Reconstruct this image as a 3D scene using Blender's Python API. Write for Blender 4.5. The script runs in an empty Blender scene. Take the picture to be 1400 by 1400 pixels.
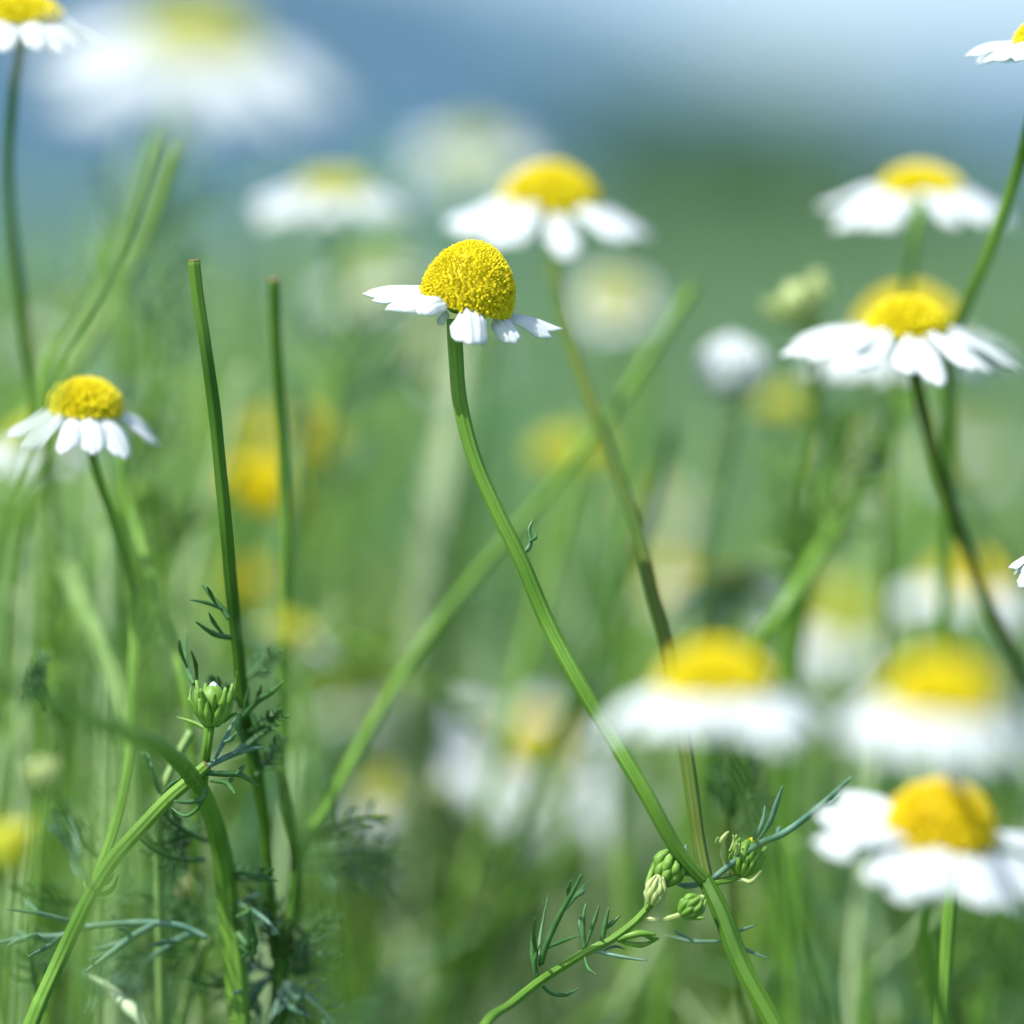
import bpy, math, random
import numpy as np
from mathutils import Vector, Matrix, noise

# ------------------------------------------------------------------ camera
scene = bpy.context.scene
FOCUS = 0.375            # metres to the sharp flower
CAM_H, PITCH = 0.43, math.radians(4.0)
APERTURE = 0.0168        # diameter of the lens opening, metres
cam_d = bpy.data.cameras.new("camera")
cam_d.lens = 100.0
cam_d.sensor_fit = 'HORIZONTAL'
cam_d.sensor_width = 24.0
cam_d.clip_start = 0.01
cam_d.clip_end = 12000.0
cam_d.dof.use_dof = True
cam_d.dof.focus_distance = FOCUS
cam_d.dof.aperture_fstop = 0.1 / APERTURE
cam_d.dof.aperture_blades = 0
cam = bpy.data.objects.new("camera", cam_d)
cam.location = (0, 0, CAM_H)
cam.rotation_euler = (math.radians(90) - PITCH, 0, 0)
scene.collection.objects.link(cam)
scene.camera = cam

# ------------------------------------------------------------------ sky and sun
SUN_EL, SUN_AZ = math.radians(56), math.radians(-128)   # azimuth from +Y towards +X: behind the left shoulder
world = bpy.data.worlds.new("World")
scene.world = world
world.use_nodes = True
wn = world.node_tree
bg = wn.nodes["Background"]
sky = wn.nodes.new("ShaderNodeTexSky")
sky.sky_type = 'NISHITA'
sky.sun_disc = False
sky.sun_elevation = SUN_EL
sky.sun_rotation = SUN_AZ
sky.air_density = 1.0
sky.dust_density = 2.0
sky.ozone_density = 1.2
wn.links.new(sky.outputs[0], bg.inputs[0])
bg.inputs[1].default_value = 0.14
sd = bpy.data.lights.new("sun", 'SUN')
sd.energy = 4.2
sd.angle = math.radians(0.5)
sd.color = (1.0, 0.975, 0.94)
sun = bpy.data.objects.new("sun", sd)
to_sun = Vector((math.cos(SUN_EL) * math.sin(SUN_AZ), math.cos(SUN_EL) * math.cos(SUN_AZ), math.sin(SUN_EL)))
sun.rotation_euler = to_sun.to_track_quat('Z', 'Y').to_euler()
sun.location = (-3, -3, 5)
scene.collection.objects.link(sun)
scene.view_settings.view_transform = 'Standard'
scene.view_settings.look = 'None'
scene.view_settings.exposure = 0.98
scene.view_settings.gamma = 1.0
scene.view_settings.use_curve_mapping = False
scene.cycles.volume_bounces = 1
scene.cycles.transparent_max_bounces = 16

COL = scene.collection
CW = cam.matrix_basis.copy() if False else Matrix.Translation((0, 0, CAM_H)) @ Matrix.Rotation(math.radians(90) - PITCH, 4, 'X')
KB = APERTURE / (0.24 * FOCUS / 1400)       # blur in photo pixels of a thing infinitely far away


def depth(b):
    """distance of a thing whose outline is b photo pixels soft (negative: nearer than the sharp plane)"""
    return FOCUS / (1 - b / KB) if b >= 0 else FOCUS / (1 - b / KB)


def P(px, py, b=0.0):
    d = depth(b)
    return CW @ Vector(((px - 700) / 1400 * 0.24 * d, (700 - py) / 1400 * 0.24 * d, -d))


def PX(b=0.0):
    """size of one photo pixel in metres at that softness"""
    return 0.24 * depth(b) / 1400


# ------------------------------------------------------------------ materials
def mat(name, c1, c2=None, rough=0.5, scale=300.0, trans=0.0, tcol=None, spec=0.4, bump=0.0, stretch=None, detail=3.0, lo=0.35, hi=0.65):
    m = bpy.data.materials.new(name)
    m.use_nodes = True
    nt = m.node_tree
    p = nt.nodes["Principled BSDF"]
    p.inputs["Roughness"].default_value = rough
    p.inputs["Specular IOR Level"].default_value = spec
    c2 = c2 or c1
    tc = nt.nodes.new("ShaderNodeTexCoord")
    mp = nt.nodes.new("ShaderNodeMapping")
    if stretch:
        mp.inputs["Scale"].default_value = stretch
    nz = nt.nodes.new("ShaderNodeTexNoise")
    nz.inputs["Scale"].default_value = scale
    nz.inputs["Detail"].default_value = detail
    rp = nt.nodes.new("ShaderNodeValToRGB")
    rp.color_ramp.elements[0].position = lo
    rp.color_ramp.elements[1].position = hi
    rp.color_ramp.elements[0].color = (*c1, 1)
    rp.color_ramp.elements[1].color = (*c2, 1)
    nt.links.new(tc.outputs["Object"], mp.inputs[0])
    nt.links.new(mp.outputs[0], nz.inputs["Vector"])
    nt.links.new(nz.outputs["Fac"], rp.inputs[0])
    nt.links.new(rp.outputs[0], p.inputs["Base Color"])
    out = nt.nodes["Material Output"]
    if bump:
        b = nt.nodes.new("ShaderNodeBump")
        b.inputs["Strength"].default_value = bump
        b.inputs["Distance"].default_value = 0.0002
        nt.links.new(nz.outputs["Fac"], b.inputs["Height"])
        nt.links.new(b.outputs[0], p.inputs["Normal"])
    if trans:
        t = nt.nodes.new("ShaderNodeBsdfTranslucent")
        if tcol:
            t.inputs[0].default_value = (*tcol, 1)
        else:
            nt.links.new(rp.outputs[0], t.inputs[0])
        mx = nt.nodes.new("ShaderNodeMixShader")
        mx.inputs[0].default_value = trans
        nt.links.new(p.outputs[0], mx.inputs[1])
        nt.links.new(t.outputs[0], mx.inputs[2])
        nt.links.new(mx.outputs[0], out.inputs[0])
    return m


M = dict(
    petal=mat("white petal", (0.56, 0.605, 0.62), (0.66, 0.70, 0.71), rough=0.55, scale=900, trans=0.35, tcol=(0.72, 0.78, 0.77), spec=0.3),
    disc=mat("yellow florets", (0.62, 0.51, 0.003), (0.76, 0.65, 0.008), rough=0.55, scale=1500, trans=0.12, spec=0.25),
    disc_green=mat("young yellow florets", (0.46, 0.48, 0.03), (0.62, 0.62, 0.05), rough=0.55, scale=1500, trans=0.15, spec=0.25),
    disc_orange=mat("ripe golden florets", (0.64, 0.47, 0.003), (0.74, 0.57, 0.005), rough=0.6, scale=1500, trans=0.12, spec=0.25),
    stem=mat("green stem", (0.075, 0.18, 0.018), (0.13, 0.26, 0.035), rough=0.62, spec=0.22, scale=240, stretch=(1, 1, .25), trans=0.12, bump=0.15),
    stem_dark=mat("dark green stem", (0.030, 0.095, 0.007), (0.060, 0.145, 0.012), rough=0.6, spec=0.22, scale=240, stretch=(1, 1, .25), trans=0.08, bump=0.15),
    stem_olive=mat("olive stem", (0.032, 0.078, 0.005), (0.068, 0.105, 0.009), rough=0.62, spec=0.22, scale=160, stretch=(1, 1, .25), trans=0.1, bump=0.1),
    stem_pale=mat("pale stem", (0.17, 0.30, 0.08), (0.27, 0.40, 0.13), rough=0.6, scale=160, stretch=(1, 1, .25), trans=0.2),
    cut=mat("dry cut end", (0.07, 0.07, 0.02), (0.16, 0.12, 0.04), rough=0.8, scale=2500),
    leaf=mat("feathery leaf", (0.030, 0.105, 0.025), (0.060, 0.16, 0.040), rough=0.45, scale=500, trans=0.15),
    leaf_blue=mat("bluish feathery leaf", (0.06, 0.155, 0.10), (0.13, 0.24, 0.165), rough=0.5, scale=500, trans=0.15),
    bract=mat("green bract", (0.09, 0.22, 0.018), (0.18, 0.33, 0.05), rough=0.5, scale=900, trans=0.2),
    bract_pale=mat("pale bract", (0.34, 0.44, 0.14), (0.50, 0.56, 0.26), rough=0.55, scale=900, trans=0.25),
)

# ------------------------------------------------------------------ mesh collecting


class MB:
    def __init__(self):
        self.v, self.f = [], []

    def grid(self, rows, closed=True):
        """rows of equal length joined with quads"""
        n0 = len(self.v)
        n = len(rows[0])
        for r in rows:
            self.v.extend(tuple(p) for p in r)
        for i in range(len(rows) - 1):
            for j in range(n if closed else n - 1):
                a = n0 + i * n + j
                b = n0 + i * n + (j + 1) % n
                self.f.append((a, b, b + n, a + n))
        return n0

    def tube(self, pts, radii, seg=10, ribs=0, rib_depth=0.2, sub=6, cap=True):
        c, r = smooth(pts, radii, sub)
        t0 = (c[1] - c[0]).normalized()
        up = Vector((0, 1, 0)) if abs(t0.y) < 0.9 else Vector((1, 0, 0))
        nrm = (up - t0 * up.dot(t0)).normalized()
        rows = []
        if ribs:
            seg = ribs * 4
        for i, p in enumerate(c):
            t = (c[min(i + 1, len(c) - 1)] - c[max(i - 1, 0)]).normalized()
            nrm = (nrm - t * nrm.dot(t)).normalized()
            bn = t.cross(nrm)
            row = []
            wob = 1 + (.05 * noise.noise(p * 160) if ribs else 0)
            for k in range(seg):
                a = 2 * math.pi * k / seg
                q = wob * r[i] * (1 - (rib_depth * (0.5 - 0.5 * math.cos(a * ribs)) if ribs else 0))
                row.append(p + (nrm * math.cos(a) + bn * math.sin(a)) * q)
            rows.append(row)
        n0 = self.grid(rows)
        if cap:
            self.f.append(tuple(range(n0, n0 + seg))[::-1])
            m = n0 + (len(rows) - 1) * seg
            self.f.append(tuple(range(m, m + seg)))
        return c

    def ball(self, c, rx, ry, rz, rot=None, nu=8, nv=6):
        rows = []
        for i in range(nv + 1):
            th = math.pi * (0.02 + 0.96 * i / nv)
            row = []
            for j in range(nu):
                ph = 2 * math.pi * j / nu
                q = Vector((rx * math.sin(th) * math.cos(ph), ry * math.sin(th) * math.sin(ph), rz * math.cos(th)))
                if rot:
                    q = rot @ q
                row.append(Vector(c) + q)
            rows.append(row)
        n0 = self.grid(rows)
        self.f.append(tuple(range(n0, n0 + nu)))
        m = n0 + nv * nu
        self.f.append(tuple(range(m, m + nu))[::-1])

    def mesh(self, name, mats, off=None, smooth_=True):
        me = bpy.data.meshes.new(name)
        v = self.v if off is None else [(a[0] - off[0], a[1] - off[1], a[2] - off[2]) for a in self.v]
        me.from_pydata(v, [], self.f)
        for m in (mats if isinstance(mats, (list, tuple)) else [mats]):
            me.materials.append(m)
        me.polygons.foreach_set("use_smooth", [smooth_] * len(me.polygons))
        me.update()
        return me


def smooth(pts, radii, sub):
    pts = [Vector(p) for p in pts]
    if not isinstance(radii, (list, tuple)):
        radii = [radii] * len(pts)
    if len(radii) != len(pts):
        radii = [radii[0] + (radii[-1] - radii[0]) * i / (len(pts) - 1) for i in range(len(pts))]
    if len(pts) == 2 and sub > 1:
        pts = [pts[0], (pts[0] + pts[1]) / 2, pts[1]]
        radii = [radii[0], (radii[0] + radii[1]) / 2, radii[1]]
    c, r = [], []
    n = len(pts)
    for i in range(n - 1):
        p0, p1, p2, p3 = pts[max(i - 1, 0)], pts[i], pts[i + 1], pts[min(i + 2, n - 1)]
        for k in range(sub):
            t = k / sub
            c.append(0.5 * ((2 * p1) + (p2 - p0) * t + (2 * p0 - 5 * p1 + 4 * p2 - p3) * t * t + (3 * p1 - p0 - 3 * p2 + p3) * t ** 3))
            r.append(radii[i] + (radii[i + 1] - radii[i]) * t)
    c.append(pts[-1])
    r.append(radii[-1])
    return c, r


def link(name, data, parent=None, loc=None):
    o = bpy.data.objects.new(name, data)
    COL.objects.link(o)
    if parent:
        o.parent = parent
    if loc is not None:
        o.location = loc
    return o


def tag(o, label=None, cat=None, group=None, kind=None):
    if label:
        o["label"] = label
    if cat:
        o["category"] = cat
    if group:
        o["group"] = group
    if kind:
        o["kind"] = kind
    return o


# ------------------------------------------------------------------ the setting
def finish_ground():
    # one sheet: level near the plants, out to the horizon
    n = 70
    xs = [math.copysign(abs(t) ** 4 * 5000, t) for t in np.linspace(-1, 1, n)]
    mb = MB()
    rows = []
    for y in xs:
        row = []
        for x in xs:
            d = math.hypot(x, y)
            z = 0.0 if d < 6 else 0.35 * min(1, (d - 6) / 60) * noise.noise(Vector((x * .03, y * .03, 3)))
            row.append((x, y, z))
        rows.append(row)
    mb.grid(rows, closed=False)
    m = mat("meadow ground", (0.035, 0.10, 0.045), (0.13, 0.21, 0.09), rough=0.9, scale=0.22, spec=0.1, detail=4, lo=.35, hi=.65)
    o = link("ground", mb.mesh("ground", m))
    tag(o, kind="structure")


def ridge(name, dist, prof, m, depth_, seed, rough_h):
    """a wooded ridge standing across the view: prof = (photo x, photo y of its crest)"""
    mb = MB()
    rows = []
    nx, ny = 160, 26
    px0, px1 = prof[0][0], prof[-1][0]
    for j in range(ny + 1):
        v = j / ny
        row = []
        for i in range(nx + 1):
            px = px0 + (px1 - px0) * i / nx
            py = np.interp(px, [p[0] for p in prof], [p[1] for p in prof])
            x = (px - 700) / 1400 * 0.24 * dist
            h = (292 - py) / 1400 * 0.24 * dist
            prof_v = math.sin(min(1, v * 1.25) * math.pi / 2) if v < .8 else 1 - ((v - .8) / .2) ** 2 * .6
            nz = noise.fractal(Vector((x / dist * 22, v * 4, seed)), 0.9, 2.0, 5)
            row.append((x * (1 + v * depth_ / dist), dist + v * depth_, max(-1.5, h * prof_v * (1 + depth_ * v / dist) + nz * rough_h * min(1, v * 4)) - (2 if j == 0 else 0)))
        rows.append(row)
    mb.grid(rows, closed=False)
    tag(link(name, mb.mesh(name, m)), kind="structure")


finish_ground()
ridge("mountain", 1500, [(-5200, -330), (-2200, -300), (-600, -260), (200, -200), (600, -50), (780, 50), (1000, 130), (1400, 170), (2600, 230), (6000, 250)],
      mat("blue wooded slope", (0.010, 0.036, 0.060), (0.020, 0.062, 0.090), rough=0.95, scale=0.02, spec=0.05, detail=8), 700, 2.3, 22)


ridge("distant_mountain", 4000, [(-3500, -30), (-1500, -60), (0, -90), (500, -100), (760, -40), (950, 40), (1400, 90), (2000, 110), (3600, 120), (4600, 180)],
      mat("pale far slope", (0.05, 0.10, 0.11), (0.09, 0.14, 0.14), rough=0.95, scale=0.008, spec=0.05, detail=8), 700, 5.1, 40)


# ------------------------------------------------------------------ trees in the distance
def tree_at(px, top_py, dist, width, seed, label, mleaf, group):
    rnd = random.Random(seed)
    x = (px - 700) / 1400 * 0.24 * dist
    h = CAM_H + (292 - top_py) / 1400 * 0.24 * dist
    root = link("tree", None, loc=(x, dist, -0.1))
    tag(root, label, "tree", group)
    mb = MB()
    mb.tube([(0, 0, 0), (.1, 0, h * .3), (0, .1, h * .75)], [h * .035, h * .025, h * .01], seg=9)
    for k in range(7):
        a = rnd.uniform(0, 6.28)
        z = h * rnd.uniform(.25, .55)
        mb.tube([(0, 0, z), (math.cos(a) * width * .2, math.sin(a) * width * .2, z + h * .12), (math.cos(a) * width * .36, math.sin(a) * width * .36, z + h * .26)], [h * .013, h * .008, h * .003], seg=6, sub=3)
    tr = link("trunk", mb.mesh("trunk", M["bark"]), root)
    clumps = [(Vector((0, 0, h * .62)), h * .3)]
    for k in range(46):
        a = rnd.uniform(0, 6.28)
        q = rnd.uniform(.03, .46) * width
        clumps.append((Vector((math.cos(a) * q, math.sin(a) * q, h * rnd.uniform(.12, .84))), h * rnd.uniform(.14, .22)))
    V, F = [], []
    for c, r in clumps:
        for k in range(int(330 * (r / (h * .15)) ** 2)):
            d = Vector((rnd.gauss(0, 1), rnd.gauss(0, 1), rnd.gauss(0, 1))).normalized()
            p = c + d * r * rnd.uniform(.55, 1.12)
            s = h * rnd.uniform(.018, .034)
            u = Vector((rnd.gauss(0, 1), rnd.gauss(0, 1), rnd.gauss(0, 1))).normalized()
            w = u.cross(d + Vector((.01, .02, .03))).normalized()
            n = len(V)
            V += [tuple(p - u * s), tuple(p + w * s * .6), tuple(p + u * s), tuple(p - w * s * .6)]
            F.append((n, n + 1, n + 2, n + 3))
    me = bpy.data.meshes.new("crown")
    me.from_pydata(V, [], F)
    me.materials.append(mleaf)
    link("crown", me, root)


M["bark"] = mat("bark", (0.10, 0.07, 0.045), (0.2, 0.15, 0.1), rough=0.9, scale=6)
t_dark = mat("tree leaves", (0.055, 0.15, 0.055), (0.10, 0.22, 0.08), rough=0.6, scale=1.2, trans=0.25)
t_mid = mat("light tree leaves", (0.07, 0.15, 0.035), (0.12, 0.22, 0.05), rough=0.6, scale=1.2, trans=0.25)
TREES = [
    (1000, 105, 75, 6.5, "tallest dark round tree at the centre of the row beyond the meadow", t_dark),
    (870, 190, 90, 5.0, "lower dark bushy tree just left of the tallest one beyond the meadow", t_dark),
    (1160, 185, 85, 5.0, "lighter green tree just right of the tallest one beyond the meadow", t_mid),
    (1285, 215, 110, 5.5, "small light green tree last but one in the row beyond the meadow", t_mid),
    (1400, 232, 240, 7.0, "dark tree ending the row beyond the meadow on the sky side", t_dark),
    (640, 258, 260, 6.5, "small dark tree below the blue slope behind the sharp yellow flower head", t_dark),
    (330, 262, 280, 6.5, "small light green tree far behind the big soft white daisy", t_mid),
]
for i, (px, ty, dd, w, lb, ml) in enumerate(TREES):
    tree_at(px, ty, dd, w, 40 + i, lb, ml, "trees beyond the meadow")


# ------------------------------------------------------------------ stuff: grass and feathery foliage nobody could count
def blade(L, w, bend, rnd):
    rows = []
    n = 6
    for i in range(n + 1):
        t = i / n
        p = Vector((bend * t * t * L, 0, L * t * (1 - .25 * abs(bend) * t)))
        ww = w * (1 - t ** 2.2) + 1e-5
        rows.append([p + Vector((0, -ww, 0)), p + Vector((-ww * .3, 0, 0)), p + Vector((0, ww, 0))])
    mb = MB()
    mb.grid(rows, closed=False)
    return np.array([tuple(v) for v in mb.v]), mb.f


def sprig(H, rnd, ln=.25, lf=1.0):
    """a thin stem with feathery leaves all round"""
    mb = MB()
    lean = rnd.uniform(-ln, ln)
    lean2 = rnd.uniform(-ln, ln)
    pts = [Vector((lean * H * t * t, lean2 * H * t * t, H * t)) for t in (0, .35, .7, 1)]
    mb.tube(pts, [.0011, .0009, .0007, .0005], seg=4, sub=3, cap=False)
    n = rnd.randint(9, 14)
    for k in range(n):
        t = .25 + .72 * k / n
        c = Vector((lean * H * t * t, lean2 * H * t * t, H * t))
        a = k * 2.4 + rnd.uniform(-.4, .4)
        L = H * rnd.uniform(.09, .16) * (1.15 - .5 * t) * lf
        d = Vector((math.cos(a), math.sin(a), rnd.uniform(.5, 1.2))).normalized()
        side = d.cross(Vector((0, 0, 1))).normalized()
        e = c + d * L
        mb.tube([c, e], [.0004, .00015], seg=3, sub=1, cap=False)
        for q in range(4):
            s = .3 + .18 * q
            for sg in (-1, 1):
                b0 = c + d * L * s
                mb.tube([b0, b0 + (d * .7 + side * sg + Vector((0, 0, rnd.uniform(-.2, .4)))).normalized() * L * .33], [.0003, .00012], seg=3, sub=1, cap=False)
    return np.array([tuple(v) for v in mb.v]), mb.f


def scatter(name, protos, places, mats, kind="stuff"):
    Vs, Fs, ms = [], [], []
    off = 0
    tri = {}
    for (x, y, z, rz, sc, pi, mi, tx, ty) in places:
        v, f = protos[pi]
        c, s = math.cos(rz), math.sin(rz)
        R = np.array([[c, -s, 0], [s, c, 0], [0, 0, 1]]) @ np.array([[1, 0, tx], [0, 1, ty], [0, 0, 1]])
        Vs.append((v * sc) @ R.T + np.array([x, y, z]))
        Fs.append(f + off)
        ms.append(np.full(len(f), mi, dtype=np.int32))
        off += len(v)
    V = np.concatenate(Vs)
    F = np.concatenate(Fs)
    me = bpy.data.meshes.new(name)
    me.vertices.add(len(V))
    me.vertices.foreach_set("co", V.astype(np.float32).ravel())
    me.loops.add(F.size)
    me.loops.foreach_set("vertex_index", F.astype(np.int32).ravel())
    me.polygons.add(len(F))
    me.polygons.foreach_set("loop_start", np.arange(0, F.size, 4, dtype=np.int32))
    for m in mats:
        me.materials.append(m)
    me.polygons.foreach_set("material_index", np.concatenate(ms))
    me.polygons.foreach_set("use_smooth", np.ones(len(F), dtype=bool))
    me.update(calc_edges=True)
    me.validate()
    o = link(name, me)
    tag(o, kind=kind)
    return o


rnd = random.Random(5)
g1 = mat("grass", (0.11, 0.25, 0.03), (0.19, 0.38, 0.06), rough=0.5, scale=3, trans=0.45)
g2 = mat("yellow green grass", (0.19, 0.38, 0.04), (0.31, 0.51, 0.09), rough=0.5, scale=3, trans=0.45)
g3 = mat("pale dry grass", (0.38, 0.53, 0.24), (0.53, 0.66, 0.38), rough=0.6, scale=3, trans=0.45)
g4 = mat("blue green foliage", (0.11, 0.28, 0.12), (0.21, 0.43, 0.22), rough=0.5, scale=3, trans=0.4)
G = [g1, g2, g3, g4]
protoB = []
for k in range(8):
    v, f = blade(rnd.uniform(.16, .3), rnd.uniform(.001, .0024), rnd.uniform(-.6, .6), rnd)
    protoB.append((v, np.array(f)))
protoS = []
for k in range(8):
    v, f = sprig(rnd.uniform(.28, .36), rnd)
    protoS.append((v, np.array(f)))

protoN = []
for k in range(10):
    v, f = sprig(rnd.uniform(.30, .34), rnd, ln=.06, lf=.75)
    protoN.append((v, np.array(f)))

# meadow grass from two metres out, thinning with distance; tufts grow larger so that far ones still cover
pl = []
for k in range(26000):
    y = 1.3 * (30 / 1.3) ** rnd.random()
    x = rnd.uniform(-1, 1) * (.2 + y * .17)
    s = rnd.uniform(.7, 1.25) * (1 + y * .03)
    pl.append((x, y, 0, rnd.uniform(0, 6.28), s, rnd.randrange(8), rnd.choices([0, 1, 2, 3], [5, 4, 1.2, 3])[0], rnd.uniform(-.2, .2), rnd.uniform(-.2, .2)))
GM = [mat("far grass", (0.04, 0.115, 0.035), (0.07, 0.17, 0.05), rough=0.6, scale=3, trans=0.2),
      mat("far light grass", (0.10, 0.19, 0.06), (0.16, 0.26, 0.10), rough=0.6, scale=3, trans=0.2),
      mat("far straw", (0.24, 0.29, 0.16), (0.34, 0.38, 0.24), rough=0.6, scale=3, trans=0.2),
      mat("far bluish grass", (0.05, 0.14, 0.09), (0.09, 0.20, 0.13), rough=0.6, scale=3, trans=0.2)]
scatter("meadow_grass", protoB, pl, GM)

KEEP = [(735, 1000, 94, 340), (735, 1110, 94, 340), (352, 680, 54, 190), (352, 600, 84, 190), (785, 600, 72, 100), (1008, 500, 42, 110), (842, 410, 80, 120), (1000, 790, 50, 130), (1150, 850, 94, 140),
        (1330, 810, 74, 190), (457, 270, 62, 210), (405, 600, 84, 110), (1072, 545, 72, 60), (330, 790, 74, 100), (545, 1085, 72, 110), (510, 375, 104, 90), (1108, 420, 34, 80),
        (645, 200, 108, 150), (750, 270, 33, 200), (1255, 260, 30, 230), (1240, 450, 50, 300), (1200, 620, 36, 60), (1140, 720, 32, 60), (1090, 800, 28, 60), (606, 620, 58, 90), (655, 1290, 66, 90), (590, 760, 60, 80)]
CWI = CW.inverted()
LIT = [P(kx + dx, ky, kb) + to_sun * q for (kx, ky, kb, kw) in KEEP if ky > 380 for dx in (-kw * .3, 0, kw * .3) for q in (.012, .03, .05, .075, .10)]


def hides(x, y, z, tx, ty):
    for k in range(40):
        t = .66 + .34 * k / 39
        w_ = Vector((x + tx * z * t, y + ty * z * t, z * t))
        if any((w_ - l_).length_squared < .00016 for l_ in LIT):
            return True
        q = CWI @ w_
        d = -q.z
        px_, py_, b_ = 700 + q.x / d / .24 * 1400, 700 - q.y / d / .24 * 1400, KB * (1 - FOCUS / d)
        if b_ < 30 and 0 < px_ < 1400 and 0 < py_ < 1400:
            return True
        for (kx, ky, kb, kw) in KEEP:
            if b_ < kb + 4 and abs(px_ - kx) < kw * .5 + 12 and abs(py_ - ky) < 70:
                return True
    return False


# feathery chamomile greenery right behind the flowers
pl = []
for k in range(1100):
    y = .50 + 1.6 * rnd.random() ** 1.5
    x = rnd.uniform(-1, 1) * (.03 + y * .15)
    u = x / (.12 * y)            # -1 .. 1 across the frame
    top = .395 - .045 * (u + .4) if u > -.4 else .40
    top -= rnd.random() ** 1.3 * .10
    top -= max(0, .75 - y) * .16
    tx, ty = rnd.gauss(0, .2), rnd.uniform(-.05, .1)
    x -= tx * top
    if hides(x, y, top, tx, ty):
        continue
    pl.append((x, y, 0, rnd.uniform(0, 6.28), top / .33, rnd.randrange(10), rnd.choices([0, 1, 2, 3], [5, 4, 2, 4])[0], tx, ty))
scatter("feathery_foliage", protoN, pl, G)


# sparser stems and leaves close behind the sharp plane: their blur shows as streaks
pl = []
while len(pl) < 640:
    px_ = rnd.uniform(-100, 1500)
    b_ = rnd.uniform(34, 118)
    left = max(0, min(1, (640 - px_) / 300))
    lo_, hi_ = (205, 760) if left > rnd.random() else (440, 1200)
    p = P(px_, rnd.uniform(lo_, hi_) + max(0, 70 - b_) * 3, b_)
    tx = max(-.6, min(.6, rnd.gauss(.04, .26)))
    ty = rnd.uniform(0, .05)
    x_, y_ = p.x - tx * p.z, p.y - ty * p.z
    if hides(x_, y_, p.z, tx, ty):
        continue
    pl.append((x_, y_, 0, 0, p.z / .33, rnd.randrange(10), rnd.choices([0, 1, 2, 3], [3, 6, 4.5, 3])[0], tx, ty))
scatter("chamomile_foliage", protoN, pl, G)


# ------------------------------------------------------------------ flower parts
def petal_mb(b, m, t, w, nrm, seed=0, notch=True, cup=.18, fold=0.0, thick=.00012):
    """a strap petal from b through m to t; w = full width; nrm = which way its upper face looks"""
    rnd = random.Random(seed)
    b, m, t = Vector(b), Vector(m), Vector(t)
    nl, nw = 12, 12
    top, bot = [], []
    for i in range(nl + 1):
        s = i / nl
        # rounded, shallowly toothed end: outer columns stop a little earlier
        row_t, row_b = [], []
        for j in range(nw + 1):
            q = j / nw * 2 - 1
            teeth = .018 * math.cos(q * math.pi * 2.6) if notch else 0
            end = 1 - .22 * abs(q) ** 2.4 + teeth - .03
            ss = s * end
            c = b * (1 - ss) ** 2 + m * 2 * ss * (1 - ss) + t * ss * ss
            tg = ((m - b) * (1 - ss) + (t - m) * ss).normalized()
            n = Vector(nrm) - tg * Vector(nrm).dot(tg)
            n.normalize()
            side = tg.cross(n)
            prof = min(1, .34 + 1.5 * ss ** .75) * (1 - .12 * max(0, ss - .7) / .3)
            hw = w / 2 * prof
            lift = -cup * w * q * q * .8 + fold * w * q * ss
            groove = .042 * w * math.cos(q * math.pi * 3.5)
            wob = .05 * w * math.sin(ss * 7 + q * 2 + seed)
            p = c + side * q * hw + n * (lift + groove + wob)
            row_t.append(p + n * thick / 2)
            row_b.append(p - n * thick / 2)
        top.append(row_t)
        bot.append(row_b)
    mb = MB()
    # closed shell: each ring goes across the top and back underneath
    rows = [top[i] + bot[i][::-1] for i in range(nl + 1)]
    n0 = mb.grid(rows, closed=True)
    k = 2 * (nw + 1)
    for base in (n0, n0 + nl * k):
        for j in range(nw):
            mb.f.append((base + j, base + j + 1, base + k - 2 - j, base + k - 1 - j))
    return mb


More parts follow.
